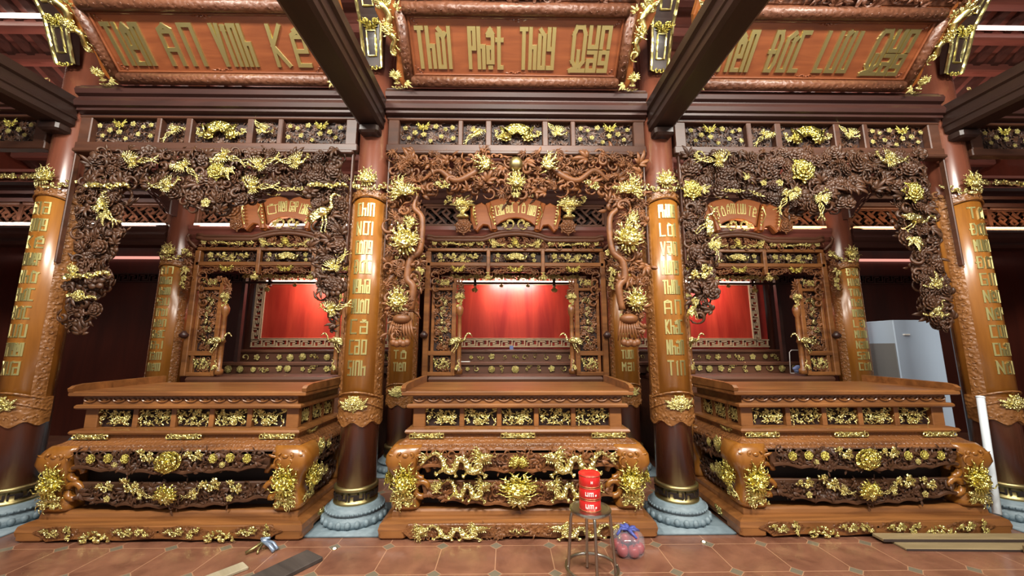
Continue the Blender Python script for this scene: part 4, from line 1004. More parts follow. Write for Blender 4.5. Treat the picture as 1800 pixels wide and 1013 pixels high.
    for sx in (-1, 1):
        for y in (-.35, -.12, .12, .35): g.box(min(sx * (hx - .05), sx * hx), y - .025, .84, max(sx * (hx - .05), sx * hx), y + .025, 1.01, .006)
    obj('cabinet_frame', g, 'teak', t)
    for i in range(5): orn('gold_bouquet', 'bouquet%d' % (1 + (i * (2 if kind == 'dragon' else 3)) % 5), 'gold', t, (cx - .67 + i * .335, cy - hy + .03, .925), (.158, .155, .12))
    for sx in (-1, 1):
        for k, y in enumerate((-.235, 0, .235)): orn('gold_bouquet', 'bouquet%d' % (k + 1), 'gold', t, (cx + sx * (hx - .02), cy + y, .925), (.1, .14, .12), 0, False, 'right' if sx > 0 else 'left')
    # gilt plaques under the cabinet
    for x in (-.8, 0, .8):
        o = orn('gold_plaque', 'bat', 'gold', t, (cx + x, cy - .445, .782), (.2, .055, .08))
        g = G().box(-.15, -.02, 0, .15, -.014, .012).box(-.15, .014, 0, .15, .02, .012)
        for i in range(7): g.tube(arc(.016, .016, 0, 6.28, 9, .01, .01, (-.135 + i * .045, 0)), .005, n=4)
        obj('gold_rail', g, 'gold', t, M4((x, -.435, .782)))
    for sx in (-1, 1):
        orn('gold_plaque', 'bat', 'gold', t, (cx + sx * .985, cy - .2, .782), (.15, .05, .08), 0, False, 'right' if sx > 0 else 'left')
    # swag band and table top with raised end lips
    g = G().rect(0, 0, .94, .41, [(-.0, 1.05), (0, 1.125)])
    n = 15
    for i in range(n):
        x = -.88 + i * 1.76 / (n - 1)
        g.tube(np.array([(x + .05 * math.cos(a), -.416, 1.1 + .03 * math.sin(a)) for a in np.linspace(math.pi, 2 * math.pi, 8)]), .008, n=5); g.ball((x, -.415, 1.092), (.022, .01, .014), 6, 4)
    obj('swag_band', g, 'teak', t)
    obj('table_top', G().rect(0, 0, 1.03, .46, [(-.04, 1.118), (-.008, 1.122), (.0, 1.13), (0, 1.152), (-.008, 1.162), (-.02, 1.165)]), 'teak', t)
    for sx in (-1, 1):
        pr = [(-.46, 1.16), (.46, 1.16), (.46, 1.235), (.3, 1.235), (-.36, 1.225), (-.44, 1.212), (-.47, 1.19)]
        x0, x1 = sorted((sx * 1.035, sx * .995)); obj('end_lip', G().prism(pr, x0, x1), 'teak', t)
    return t
altar_table(-2.9, 'flower', 'left altar table with gilded peony and rosettes on its apron')
altar_table(0, 'dragon', 'middle altar table with gilded dragons on its apron')
altar_table(2.97, 'flower', 'right altar table with gilded peony and rosettes on its apron')


# ================================================================== REAR LINTELS WITH LATTICE, BETWEEN THE REAR COLUMNS
for (x0, x1), nm in zip(BAYS, BN):
    a, b = x0 + CR * .9, x1 - CR * .9; cx = (a + b) / 2
    t = thing('rear_lintel', 'dark double rear lintel with fretted lattice between its beams, %s bay' % nm, 'lintel', (cx, Y2, 3), 'rear lintels')
    pr = lambda z0, z1, d: [(Y2 + .1, z0), (Y2 - d, z0), (Y2 - d - .03, z0 + .04), (Y2 - d, z0 + .08), (Y2 - d - .02, z0 + .1), (Y2 - d - .05, (z0 + z1) / 2), (Y2 - d - .02, z1 - .08), (Y2 - d - .04, z1 - .05), (Y2 - d - .04, z1), (Y2 + .1, z1)]
    obj('upper_beam', G().prism(pr(3.55, 3.82, .06), a, b), 'dark', t, off(t))
    obj('lower_beam', G().prism(pr(2.93, 3.2, .08), a, b), 'redwood' if nm in BN[1:4] else 'dark', t, off(t))  # redder wood in the inner bays paints in the pink LED light
    g = G().box(a, Y2 - .05, 3.2, b, Y2 + .05, 3.235, .006).box(a, Y2 - .05, 3.515, b, Y2 + .05, 3.55, .006)
    for x in (a, b - .05, cx - .62, cx + .57): g.box(x, Y2 - .05, 3.2, x + .05, Y2 + .05, 3.55, .006)
    obj('lattice_frame', g, 'frame', t, off(t))
    g = lattice(b - a - .1, .29, .075, .03); obj('lattice', g, 'frame', t, M4((0, .0, .375)))
    obj('backing', G().box(a, Y2 + .055, 3.2, b, Y2 + .075, 3.55), 'recess', t, off(t))
    if nm.startswith('outer') or nm != 'middle':
        obj('led_strip', G().box(a + .05, Y2 - .1, 3.2, b - .05, Y2 - .07, 3.232), 'led' if 'left' in nm else 'led_orange', t, off(t))
    # gilded carved frieze above, lit from a strip below it
    g = G().box(a, Y2 - .03, 3.82, b, Y2 + .05, 3.86).box(a, Y2 - .03, 4.0, b, Y2 + .05, 4.04).box(a, Y2 + .03, 3.82, b, Y2 + .05, 4.04)
    obj('upper_frieze', g, 'redwood', t, off(t))
    for i in range(4): orn('gold_garland', 'garland', 'gold', t, (a + (b - a) * (i + .5) / 4, Y2 + .0, 3.93), (.33, .3, .2), 0, i % 2 == 0)
    obj('frieze_led', G().box(a + .05, Y2 - .05, 3.822, b - .05, Y2 - .03, 3.84), 'led_pink', t, off(t))
# dark brackets beside the rear columns
for x, sx, lb in ((-CX_OUT, -1, 'left'), (CX_OUT, 1, 'right')):
    t = thing('rear_bracket', 'dark curved bracket against the rear %s column below the lattice top' % lb, 'bracket', (x, Y2 - .2, 3.3), 'rear brackets')
    g = G().plate([(0, .3), (0, -.12), (.06, -.1), (.12, .02), (.2, .14), (.36, .24), (.38, .3)], -.06, .06, .012)
    for k in (0.04, .09): g.tube(np.array([(k, -.06, .066), (.1 + k, .06, .066), (.24 + k, .2, .066)]), .012, n=6)
    obj('bracket', g if sx > 0 else g.mirror(), 'dark', t, M4((-sx * .0 + sx * -.02, -.02, .12)))

# ================================================================== CARVED SCREENS
def screen(cx, nm, label):
    Y = Y2 - .12
    t = thing('carved_screen', label, 'screen', (cx, Y, 1.17), 'carved screens')
    o_ = off(t); X = lambda *v: [cx + q for q in v]
    g = G()
    for s in (-1, 1):
        for x0, x1, d in ((1.15, 1.22, .03), (.79, .83, .02)):
            q0, q1 = sorted((cx + s * x0, cx + s * x1)); g.box(q0, Y - d, 1.18, q1, Y + .05, 2.84 if x0 > 1 else 2.47, .008)
        for z0, z1 in ((2.3, 2.34), (1.44, 1.5), (1.18, 1.23)):
            q0, q1 = sorted((cx + s * .82, cx + s * 1.16)); g.box(q0, Y - .015, z0, q1, Y + .045, z1, .006)
        q0, q1 = sorted((cx + s * .81, cx + s * .85)); g.box(q0, Y - .018, 1.2, q1, Y + .04, 2.4, .006)
        q0, q1 = sorted((cx + s * 1.08, cx + s * 1.12)); g.box(q0, Y - .012, 1.2, q1, Y + .04, 2.4, .006)
        q0, q1 = sorted((cx + s * .345, cx + s * .395)); g.box(q0, Y - .04, 2.52, q1, Y + .03, 2.87, .008)
    for z0, z1 in ((2.84, 2.885), (2.63, 2.685)): g.box(cx - 1.2, Y - .03, z0, cx + 1.2, Y + .05, z1, .008)
    obj('frame', g, 'teak', t, o_)
    g = G()
    for s in (-1, 1): g.box(*((cx - 1.12, Y + .03, 1.22, cx - .82, Y + .045, 2.46) if s < 0 else (cx + .82, Y + .03, 1.22, cx + 1.12, Y + .045, 2.46)))
    g.box(cx - 1.2, Y + .05, 2.66, cx + 1.2, Y + .065, 3.06)
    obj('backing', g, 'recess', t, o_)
    # crown: moulded boards flaring outwards with an arched middle
    g = G(); zc = lambda x: 2.985 + .09 * max(0, math.cos(min(abs(x) / .42, 1) * math.pi / 2)) ** .7
    for z0, w_ in ((0, .03), (.045, .022)):
        g.tube([(cx + x, Y - .05, zc(x) + z0 + .02 * (abs(x) > 1.1)) for x in np.linspace(-1.2, 1.2, 49)], w_, n=6)
    for s in (-1, 1): g.tube(np.array([(cx + s * 1.2, Y - .04, 2.87), (cx + s * 1.3, Y - .05, 2.96), (cx + s * 1.33, Y - .05, 3.03), (cx + s * 1.3, Y - .05, 3.05)]), .02, n=6)
    obj('crown_moulding', g, 'frame', t, o_, smooth=True)
    fo = foliage([(cx - 1.18, 2.89), (cx + 1.18, 2.89), (cx + 1.18, 2.97), (cx + .4, 2.97), (cx + .2, 3.04), (cx - .2, 3.04), (cx - .4, 2.97), (cx - 1.18, 2.97)], .05, ['curl', 'leaf', 'cloud'], depth=.03, seed=7, size=1.5)
    fo.map(plane(Y - .01)); obj('crown_carving', fo, 'carve_mid', t, o_, smooth=True)
    orn('gold_chrysanthemum', 'chrys', 'gold_deep', t, (cx, Y - .05, 2.96), .15); orn('gold_leaves', 'cluster', 'gold', t, (cx, Y - .05, 2.9), (.16, .08, .1))
    for s in (-1, 1):
        for x, k, q in ((.3, 'phoenix', .13), (.5, 'spray', .12), (.62, 'bat', .09), (.78, 'garland', .12), (.98, 'spray', .12), (1.1, 'blossom', .08)): orn('gold_' + k, k, 'gold', t, (cx + s * x, Y - .05, 2.93 + .02 * (x in (.5, .98, 1.1))), q, s * .1, s > 0)
    # frieze of three panels, lace below it, pendants
    for c, w_ in ((-.78, .34), (0, .3), (.78, .34)):
        fo = foliage([(cx + c - w_, 2.69), (cx + c + w_, 2.69), (cx + c + w_, 2.835), (cx + c - w_, 2.835)], .05, ['curl', 'leaf'], depth=.02, seed=3, size=1.3); fo.map(plane(Y + .03)); obj('frieze_panel', fo, 'carve_dark', t, o_)
        if c:
            for i, (x, z, k, q) in enumerate(((-.25, 2.78, 'blossom', .09), (-.1, 2.77, 'spray', .13), (.06, 2.74, 'phoenix', .12), (.2, 2.77, 'spray', .12), (-.22, 2.71, 'cluster', .05), (.12, 2.7, 'cluster', .05))): orn('gold_' + k, k, 'gold', t, (cx + c + x, Y - .0, z), q, .2, i % 2 == 0)
        else:
            orn('gold_fan', 'fan', 'gold', t, (cx, Y - .01, 2.765), (.2, .17, .2))
            for x in (-.24, .24): orn('gold_blossom', 'blossom', 'gold', t, (cx + x, Y, 2.79), .07); orn('gold_blossom', 'blossom', 'gold', t, (cx + x * 1.05, Y, 2.72), .06)
        g = G()
        for i in range(16):
            x = cx + c - w_ + (i + .5) * w_ / 8; z = 2.63 - .045 - .06 * abs((i - 7.5) / 8) ** 2
            g.stamp(proto('curl', i % 2 == 0), M4((x, Y - .01, z), .075, i * 1.2)); g.stamp(proto('curl', i % 2 == 1), M4((x, Y - .0, z + .03), .06, i * 2.))
        g.tube([(cx + c + x, Y - .01, 2.545 + .05 * math.cos(x / w_ * math.pi * .5) + .012 * math.cos(x * 60)) for x in np.linspace(-w_ - .03, w_ + .03, 33)], .009, n=5)
        g.tube([(cx + c + x, Y - .01, 2.62 + .006 * math.cos(x * 60)) for x in np.linspace(-w_ - .03, w_ + .03, 33)], .009, n=5)
        obj('lace_apron', g, 'carve_mid', t, o_, smooth=True)
        orn('gold_bat', 'bat', 'gold_deep', t, (cx + c, Y - .03, 2.585), (.15 if c else .17, .11, .12))
    for x in (-.37, .37): orn('gold_pendant', 'lotus', 'gold', t, (cx + x, Y - .05, 2.48), .1, 3.14)
    # side panels with gilded carving and balusters
    for s in (-1, 1):
        xx = cx + s * .97
        for z0, z1, k in ((2.345, 2.46, 'a'), (1.51, 2.29, 'b'), (1.24, 1.43, 'c')):
            fo = foliage([(xx - .11, z0), (xx + .11, z0), (xx + .11, z1), (xx - .11, z1)], .05, ['curl', 'leaf', 'blossom'], depth=.02, seed=9, size=1.4); fo.map(plane(Y + .03)); obj('carved_panel', fo, 'carve_mid', t, o_)
        orn('gold_bouquet', 'bouquet1', 'gold', t, (xx, Y, 2.41), (.11, .1, .1)); orn('gold_bouquet', 'bouquet2', 'gold', t, (xx, Y, 1.335), (.11, .15, .1))
        for z, k, q in ((2.17, 'bat', .12), (2.02, 'spray', .12), (1.9, 'crane', .12), (1.78, 'spray', .12), (1.64, 'cloud', .13)): orn('bronze_' + k, k, 'brass', t, (xx, Y + .01, z), q, z * 7)
        # corner brackets of scrolling wood
        g = G(); g2 = G()
        for i in range(5): g.stamp(proto('curl', s > 0), M4((cx + s * (1.1 - .02 * i), Y - .02, 2.5 - i * .09), .13, i * .9)); g2.stamp(proto('leaf'), M4((cx + s * (.76 - .01 * i), Y - .0, 2.42 - .05 * i), .1, i))
        obj('corner_scroll', g, 'carve_mid', t, o_, smooth=True); obj('leaf_scroll', g2, 'carve_mid', t, o_, smooth=True)
        xb = cx + s * .745
        orn('gold_lotus', 'lotusflower', 'gold', t, (xb, Y - .02, 2.22), .12); orn('gold_lotus', 'spray', 'gold', t, (xb, Y - .02, 2.12), .11, 1.5)
        g = G().lathe([(.05, 1.2), (.05, 1.26), (.03, 1.28), (.03, 1.6), (.045, 1.62), (.03, 1.66), (.025, 1.95), (.045, 2.0), (.05, 2.06), (.02, 2.12)], 12, M4((xb, Y + .0, 0), 1, 0, 'flat')); obj('baluster', g, 'teak', t, o_, smooth=True)
        orn('gold_crane', 'crane', 'gold', t, (xb + s * .0, Y - .05, 1.62), .25, s * .5, s > 0); orn('gold_tortoise', 'crane', 'gold', t, (xb, Y - .05, 1.31), (.14, .1, .16), -s * .6, s > 0)
        g = G().lathe([(.012, 0), (.045, .02), (.055, .05), (.03, .08), (.015, .1)], 12, M4((cx + s * 1.2, Y - .06, 1.66), 1, 0, 'flat')); obj('knob', g, 'dark', t, o_, smooth=True)
        # outer wings hung with gilt
        xo = cx + s * 1.285
        fo = foliage([(xo - .06, 2.3), (xo + .06, 2.3), (xo + .06, 2.86), (xo - .06, 2.86)], .05, ['curl', 'leaf'], depth=.02, seed=12, size=1.5); fo.map(plane(Y - .03)); obj('side_wing', fo, 'carve_mid', t, o_, smooth=True)
        for z, k, q in ((2.8, 'spray', .14), (2.54, 'leaf', .13), (2.45, 'blossom', .09), (2.36, 'spray', .1)): orn('gold_' + k, k, 'gold', t, (xo, Y - .07, z), q, z)
    # inner frieze, nearer the red panel
    g = G().box(cx - .95, 5.72, 2.68, cx + .95, 5.76, 2.72).box(cx - .95, 5.72, 2.5, cx + .95, 5.76, 2.53)
    for x in (-.6, .6): g.box(cx + x - .02, 5.7, 2.45, cx + x + .02, 5.75, 2.72, .005)
    for s in (-1, 1): g.box(*((cx - 1.0, 5.7, 1.335, cx - .95, 5.76, 2.72) if s < 0 else (cx + .95, 5.7, 1.335, cx + 1.0, 5.76, 2.72)))
    obj('inner_frame', g, 'dark', t, o_)
    for x in (-.78, -.4, .0, .4, .78): orn('gold_lace', 'garland', 'gold', t, (cx + x, 5.7, 2.6), (.2, .25, .1), 0, x > 0)
    for x in (-.6, .6, -.2, .2): orn('gold_pendant', 'lotus', 'gold', t, (cx + x, 5.69, 2.41 if abs(x) > .3 else 2.47), .09 if abs(x) > .3 else .06, 3.14)
SCX = {'left': -3.07, 'middle': .02, 'right': 3.07}
for nm, cx in SCX.items(): screen(cx, nm, 'openwork carved wooden screen with gilded frieze behind the %s altar table' % nm)

# ================================================================== REAR ALTARS, RED PANELS
for nm, cx in SCX.items():
    t = thing('rear_altar', 'stepped dark rear altar with small gilt flowers below the %s red panel' % nm, 'altar', (cx, 5.75, 0), 'rear altars')
    o_ = off(t)
    prof = lambda z0, z1, Y: [(0, z0), (.02, z0 + .01), (.02, z0 + .02), (0, z0 + .03), (0, z1 - .04), (.03, z1 - .03), (.03, z1 - .01), (.02, z1)]
    obj('base', G().rect(cx, 5.75, 1.1, .68, [(0, 0), (0, 1.09), (.02, 1.1), (.03, 1.14), (.02, 1.17), (0, 1.175)]), 'frame', t, o_)
    obj('middle_step', G().rect(cx, 6.05, 1.22, .35, [(0, 1.175), (0, 1.28), (.03, 1.29), (.03, 1.32), (.02, 1.33)]), 'frame', t, o_)
    obj('top_step', G().rect(cx, 6.2, 1.2, .15, [(0, 1.33), (0, 1.46), (.03, 1.47), (.03, 1.5), (.02, 1.51)]), 'frame', t, o_)
    R = random.Random(nm)
    for Y, z in ((5.69, 1.24), (6.04, 1.4)):
        for i in range(13): orn('gilt_flower', R.choice(('blossom', 'cluster', 'curl', 'rose')), 'gold', t, (cx - 1.05 + i * .175 + R.uniform(-.03, .03), Y - .005, z + R.uniform(-.01, .01)), R.choice((.07, .09, .1)), i)
    p = thing('red_backdrop', 'glowing red timber backdrop with a key-fret border behind the %s carved screen' % nm, 'panel', (cx, 6.42, 1.52), 'red backdrops')
    o_ = off(p)
    obj('panel', G().box(cx - 1.24, 6.42, 1.52, cx + 1.24, 6.46, 2.76), 'redpanel', p, o_)
    g = G()
    g.stamp(meander(2.48, .13, .019, .025, 12), M4((-1.24, 0, .03))); g.stamp(meander(2.48, .13, .019, .025, 12).mirror(), M4((1.24, 0, 1.1)))
    for s in (-1, 1): g.stamp(meander(1.0, .13, .019, .025, 5), M4((s * 1.24 if s < 0 else 1.11, 0, .13 if s > 0 else 1.13), 1, math.pi / 2) if s > 0 else M4((-1.24, 0, 1.13), 1, -math.pi / 2))
    obj('fret_border', g, 'fret', p)
    g = G()
    for q in ((-1.1, .17, 1.1, .18), (-1.1, 1.08, 1.1, 1.09), (-1.1, .17, -1.09, 1.09), (1.09, .17, 1.1, 1.09)): g.box(q[0], -.02, q[1], q[2], 0, q[3])
    obj('inner_line', g, 'fret', p)
    obj('led_strip', G().box(cx - 1.05, 6.34, 2.64, cx + 1.05, 6.36, 2.655), 'led', p, o_)

# ================================================================== SCROLL-SHAPED SIGNS ABOVE THE SCREENS
SG = {'left': ['Ở', 'Hiền', 'Gặp', 'Lành'], 'middle': ['Cảm', 'Đức', 'Tổ', 'Tông'], 'right': ['Tổ', 'Ấm', 'Lưu', 'Tề']}
for nm, cx in SCX.items():
    O = np.array([cx, 5.02, 3.37])
    t = thing('scroll_sign', 'orange scroll-shaped sign reading "%s" above the %s carved screen' % (' '.join(SG[nm]), nm), 'sign', tuple(O), 'scroll-shaped signs')
    ban = [(-.27, -.18), (-.2, -.13), (-.1, -.085), (0, -.07), (.1, -.085), (.2, -.13), (.27, -.18), (.36, .16), (.27, .2), (.15, .225), (.05, .2), (0, .16), (-.05, .2), (-.15, .225), (-.27, .2), (-.36, .16)]
    obj('banner', G().plate(ban, -.03, .02, .012), 'sign', t, M4((0, 0, 0)))
    for s in (-1, 1):
        wg = [(.36, .14), (.27, -.2), (.245, -.24), (.28, -.275), (.34, -.26), (.38, -.19), (.44, -.18), (.48, -.22), (.52, -.275), (.56, -.25), (.575, -.19), (.62, -.1), (.6, .12), (.55, .1), (.47, .14), (.42, .11)]
        g = G().plate(wg, -.04, .045, .015); g.tube(np.array([(.38, .12, .04), (.31, -.12, .05), (.29, -.25, .05)]), .035, n=8); g.tube(np.array([(.6, .1, .02), (.58, -.1, .03), (.54, -.24, .03)]), .03, n=8)
        obj('scroll_wing', g if s > 0 else g.mirror(), 'sign', t, M4((0, 0, 0)), smooth=False)
        g = G()
        for x0 in (.33, .575):
            g.tube(np.array([(x0, .08, .09), (x0 + .03 * (1 if x0 < .5 else 0), -.04, .09), (x0 - .05, -.2, .09)]), .007, n=4)
            for i in range(6): g.ball((x0 - .01 - .008 * i, .05 - .045 * i, .088), (.016, .012, .008), 6, 4)
        obj('gold_edge', g if s > 0 else g.mirror(), 'gold', t, M4((0, 0, 0)))
        orn('gold_cloud', 'curl', 'gold', t, O + np.array([s * .09, -.04, -.16]), .15, 1.2 if s > 0 else -1.2, s > 0); orn('gold_cloud', 'leaf', 'gold', t, O + np.array([s * .16, -.04, -.19]), .08, -s * 2)
        orn('gold_cloud', 'cloud', 'gold', t, O + np.array([s * .2, -.04, .24]), .1)
        if nm == 'middle':
            orn('gold_lotus_vase', 'lotus', 'gold', t, O + np.array([s * .72, -.06, .07]), (.29, .27, .25)); orn('gold_blossom', 'spray', 'gold', t, O + np.array([s * .92, -.05, .16]), .13, 1.2)
            orn('wooden_stand', 'peony', 'carve_mid', t, O + np.array([s * .71, -.03, -.2]), .18)
        else:
            orn('wooden_peony', 'peony', 'carve_mid', t, O + np.array([s * .74, -.02, .02]), .24); orn('wooden_peony', 'peony', 'carve_mid', t, O + np.array([s * .66, -.02, -.17]), .17); orn('wooden_leaf', 'leaf', 'carve_mid', t, O + np.array([s * .84, 0, .16]), .22, -s)
    for w_, (x, z, r) in zip(SG[nm], ((-.22, .035, .2), (-.075, .07, .06), (.075, .07, -.06), (.22, .035, -.2))):
        obj('gold_word', word(w_, .12, .15, .013, .008), 'gold_dull', t, M4((x, -.02, z), 1, r))

# ================================================================== SMALL THINGS
def stool():
    x, y = .474, 2.81
    t = thing('metal_stool', 'round-seated chrome stool holding three red tins', 'stool', (x, y, 0))
    g = G().lathe([(.0, .45), (.12, .45), (.138, .442), (.142, .452), (.138, .462), (.125, .464), (.118, .458), (0, .458)], 36)
    seat = obj('seat', g, 'steel', t, smooth=False)
    g = G()
    for i in range(20):
        a = i * math.pi / 10; g.ball((.13 * math.cos(a), .13 * math.sin(a), .448), .008, 6, 4)
    obj('seat_rim', g, 'steel', seat, smooth=True)
    for k in range(4):
        a = k * math.pi / 2; c, s = math.cos(a), math.sin(a)
        P = [(.105 * c, .105 * s, .448), (.125 * c, .125 * s, .435), (.135 * c, .135 * s, .4), (.15 * c, .15 * s, .2), (.162 * c, .162 * s, .02), (.163 * c, .163 * s, .0)]
        obj('leg', G().tube(P, .0105, n=10), 'steel', t, smooth=True)
    obj('foot_ring', G().tube([(.172 * math.cos(a), .172 * math.sin(a), .09) for a in np.linspace(0, 2 * math.pi, 41)], .0105, n=10), 'steel', t, smooth=True)
    for k, lb in enumerate(('bottom red tin of the stack of three on the stool', 'middle red tin of the stack of three on the stool', 'topmost red tin of the stack of three, with a raised lid')):
        z = .458 + k * .076
        tn = thing('red_tin', lb, 'tin', (x, y, z), 'stacked red tins')
        g = G().lathe([(.07, 0), (.073, .003), (.073, .068), (.07, .071)], 40); tb = obj('body', g, 'tin_red', tn, smooth=True)
        g = G()
        for zz in (.003, .069): g.tube([(.0735 * math.cos(a), .0735 * math.sin(a), zz) for a in np.linspace(0, 2 * math.pi, 41)], .0028, n=6)
        obj('rim', g, 'tin_lid', tn, smooth=True)
        if k == 2: obj('lid', G().lathe([(.072, .066), (.0745, .068), (.0745, .076), (.07, .078), (.06, .074), (.03, .078), (0, .08)], 40), 'tin_red', tn, smooth=True)
        if k < 2:
            g = word('um', .056, .026, .006, .001); g.ball((.045, -.008, 0), (.007, .007, .001), 8, 4); g.map(lambda V: V + np.array([-.018, 0, 0]))
        else: g = word('H', .014, .018, .004, .001)
        Rt = .0735; g.map(lambda V: np.c_[(Rt + V[:, 2]) * np.sin(V[:, 0] / Rt), -(Rt + V[:, 2]) * np.cos(V[:, 0] / Rt), V[:, 1] + .034])
        obj('lettering', g, 'white', tb)
stool()
# bag of fruit
bx, by = .83, 3.17
R = random.Random(2)
for i, (x, y, z, lb) in enumerate(((-.06, -.06, .045, 'front left'), (.02, -.07, .043, 'front middle'), (.075, -.02, .042, 'right'), (-.07, .03, .045, 'back left'), (.01, .05, .045, 'back middle'), (-.02, -.01, .112, 'top left'), (.045, .0, .11, 'top right'))):
    g = G().lathe([(.004, -.03), (.02, -.04), (.036, -.025), (.043, .0), (.036, .026), (.02, .036), (.006, .03)], 16)
    t = thing('apple', 'red fruit, %s in the clear plastic bag' % lb, 'fruit', (bx + x, by + y, z), 'fruit in the plastic bag')
    obj('flesh', g, 'apple', t, smooth=True); obj('stem', G().tube(np.array([(0, 0, .028), (.003, 0, .048)]), .003, n=5), 'plank_dark', t)
g = G(); n = 28
rows = [(.0, .002), (.105, .004), (.125, .03), (.13, .07), (.122, .11), (.1, .14), (.07, .155), (.03, .165), (.02, .17)]
g.loft([[(r * (1 + .05 * math.sin(5 * a + 9 * z) + .03 * math.sin(9 * a)) * math.cos(a), r * (1 + .05 * math.sin(5 * a + 9 * z)) * math.sin(a), z) for a in np.arange(n) * 2 * math.pi / n] for r, z in rows])
t = thing('plastic_bag', 'clear plastic bag of red fruit tied with a blue knot on the floor', 'bag', (bx, by, 0))
obj('film', g, 'bag', t, smooth=True)
g = G()
for i in range(5): blade(g, (0, 0), i * 1.3, .075, .022, R.uniform(-.6, .6), .25, 6, .4)
for i in range(4): g.tube(np.array([(0, 0, 0), (.05 * math.cos(i * 1.6), .05 * math.sin(i * 1.6), .01), (.1 * math.cos(i * 1.6 + .3), .1 * math.sin(i * 1.6 + .3), -.02)]), [.015, .014, .008], n=6)
obj('knot', g, 'bag_knot', t, M4((0, -.01, .165), 1, 0, 'flat'), smooth=True)
# metal tap fitting
t = thing('tap_fitting', 'small blue-grey metal tap fitting lying before the left altar table', 'tap', (-1.97, 3.25, 0))
g = G().tube(np.array([(-.01, .0, .06), (.05, -.02, .04), (.1, -.05, .015)]), .014, n=8).tube(np.array([(.0, .02, .06), (.06, .01, .045), (.11, -.02, .016)]), .011, n=8)
obj('pipe', g, 'tap', t, smooth=True)
g = G().ball((-.01, .01, .062), (.03, .025, .02), 8, 5).tube(np.array([(-.04, .01, .075), (.03, .01, .08)]), .01, n=6)
obj('valve', g, 'tap', t, smooth=True)
g = G().tube(np.array([(-.02, .0, .055), (-.06, -.04, .03), (-.1, -.07, .012)]), .012, n=6).tube(np.array([(-.01, -.01, .05), (-.02, -.05, .02), (-.01, -.07, .01)]), .009, n=6).tube(np.array([(-.04, .0, .05), (-.07, -.02, .02), (-.07, -.03, .01)]), .009, n=6)
obj('brass_end', g, 'brass', t, smooth=True)
# loose boards
def board(name, label, p0, p1, wdt, h, m, z=0.):
    p0, p1 = np.array(p0), np.array(p1); a = math.atan2(*(p1 - p0)[::-1]); l_ = np.linalg.norm(p1 - p0)
    o = obj(name, G().box(-l_ / 2, -wdt / 2, 0, l_ / 2, wdt / 2, h, .004), m); c = (p0 + p1) / 2
    o.location = (c[0], c[1], z); o.rotation_euler = (0, 0, a); tag(o, label, 'board')
    if name == 'plywood_sheet': obj('edge_band', G().box(-l_ / 2, -wdt / 2 - .003, .002, l_ / 2, -wdt / 2, h - .003), 'ply_edge', o, label='dark front edge of the board')
    return o
board('dark_plank', 'grey-black offcut plank on the tiles below the left altar table', (-1.83, 2.66), (-1.53, 3.14), .2, .03, 'plank_dark')
board('pale_plank', 'pale grey offcut lying left of the grey-black plank', (-2.2, 2.72), (-1.96, 3.02), .11, .02, 'plank_pale')
board('plywood_sheet', 'lower long plywood board on the floor before the right altar table', (2.98, 3.26), (5.2, 3.19), .2, .018, 'ply')
board('plywood_sheet', 'upper long dark-edged plywood board lying on the plywood before the right altar table', (2.9, 3.31), (5.3, 3.26), .1, .024, 'ply', .018)
board('timber_block', 'thick beige timber block at the right edge of the floor', (3.8, 3.03), (4.6, 2.7), .2, .06, 'ply')
# pipe
p0, p1 = np.array([4.09, 3.45, .14]), np.array([4.405, 3.675, 1.083])
t = thing('plastic_pipe', 'white plastic pipe leaning on the far right couplet board', 'pipe', tuple(p0))
d = p1 - p0
obj('tube', G().tube([p0 * 0, d * .5, d], .028, n=16), 'pvc', t, smooth=True); obj('end_rim', G().tube([d * .985, d * 1.002], .031, n=16), 'pvc', t, smooth=True)
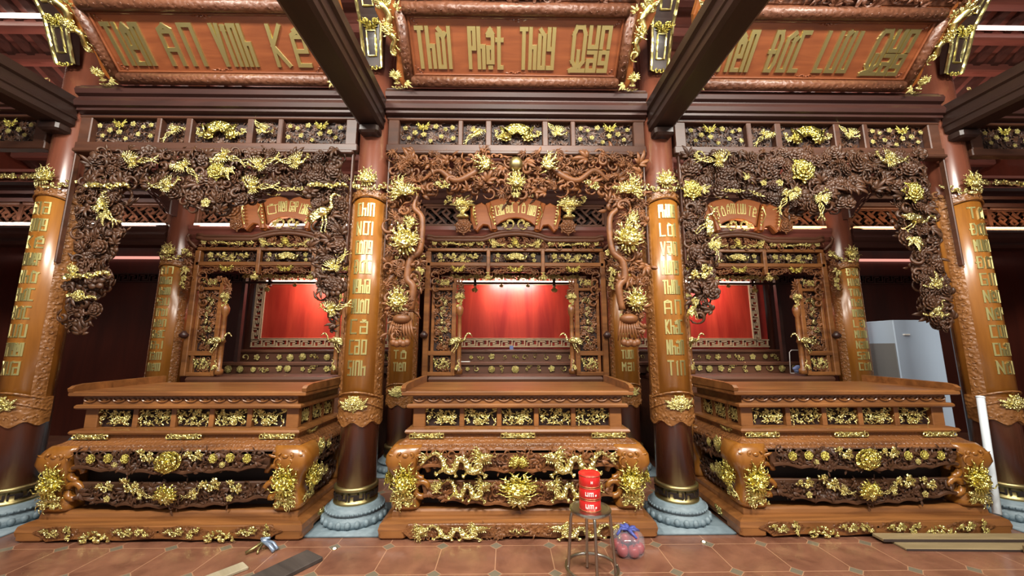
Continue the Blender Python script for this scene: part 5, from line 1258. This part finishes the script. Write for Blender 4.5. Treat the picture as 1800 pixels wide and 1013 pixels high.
# pale cabinet behind the right table
t = thing('white_cabinet', 'tall pale blue-white cabinet standing behind the right altar table', 'cabinet', (5.23, 5.1, 0))
obj('body', G().box(-.3, -.2, 0, .3, .2, 1.9, .01), 'cabinet', t); obj('shaded_side', G().box(-.312, -.19, .05, -.3, .19, 1.6, .003), 'cabinet_shade', t); obj('handle', G().box(-.2, -.225, 1.7, -.12, -.2, 1.72, .004, M=None), 'white', t)  # grey sheet on the left paints that face as shaded
# grey block behind the left table
t = tag(obj('stone_block', G().rect(0, 0, .15, .13, [(0, 0), (.01, .3), (.0, .55), (-.03, .64), (-.08, .67)]), 'stone'), 'blue-grey stone block standing behind the left end of the left altar table', 'stone'); t.location = (-4.3, 4.1 + .13, 0); t.location.x = -4.42
# bits on the table and rear altars
t = tag(obj('paper_scrap', G().plate([(-.08, -.02), (.02, -.03), (.09, .0), (.05, .03), (-.06, .03)], 0, .004), 'teal'), 'small teal scrap lying on the left altar table top', 'scrap'); t.location = (-3.35, 3.75, 1.153)
t = thing('wire_stand', 'small white wire stand with blue cloth on the right rear altar', 'stand', (4.05, 5.5, 1.177))
obj('wire', G().tube(np.array([(-.1, 0, 0.006), (-.08, 0, .3), (-.05, 0, .33), (.05, 0, .33), (.08, 0, .3), (.1, 0, .006), (-.1, 0, .006)]), .006, n=6), 'white', t, smooth=True)
g = G()
for i in range(8): g.ball((R.uniform(-.06, .08), -.03, .04 + R.uniform(0, .07)), (.045, .035, .03), 8, 5)
obj('cloth', g, 'bluecloth', t, smooth=True)
t = tag(obj('paper_strip', G().box(-.08, -.03, 0, .08, .03, .012, .003), 'white'), 'white paper strip on the step beside the left gilt crane of the middle screen', 'paper'); t.location = (-.72, 5.75, 1.332)
t = tag(obj('blue_card', G().box(-.03, -.01, 0, .03, .0, .06, .003), 'bluecloth'), 'tiny blue card leaning at the foot of the middle red panel', 'card'); t.location = (-.02, 6.3, 1.512)
# recessed floor lamps
for x, y, lb in ((-1.437, 3.261, 'left'), (1.488, 3.322, 'right')):
    t = thing('floor_lamp', 'small bright recessed floor lamp in front of the %s middle column' % lb, 'lamp', (x, y, 0), 'recessed floor lamps')
    obj('rim', G().lathe([(.012, .001), (.018, .003), (.022, .001), (.022, -.02), (.012, -.02)], 20), 'brass', t, smooth=True); obj('bulb', G().ball((0, 0, .0), (.012, .012, .006), 10, 5), 'lamp', t, smooth=True)
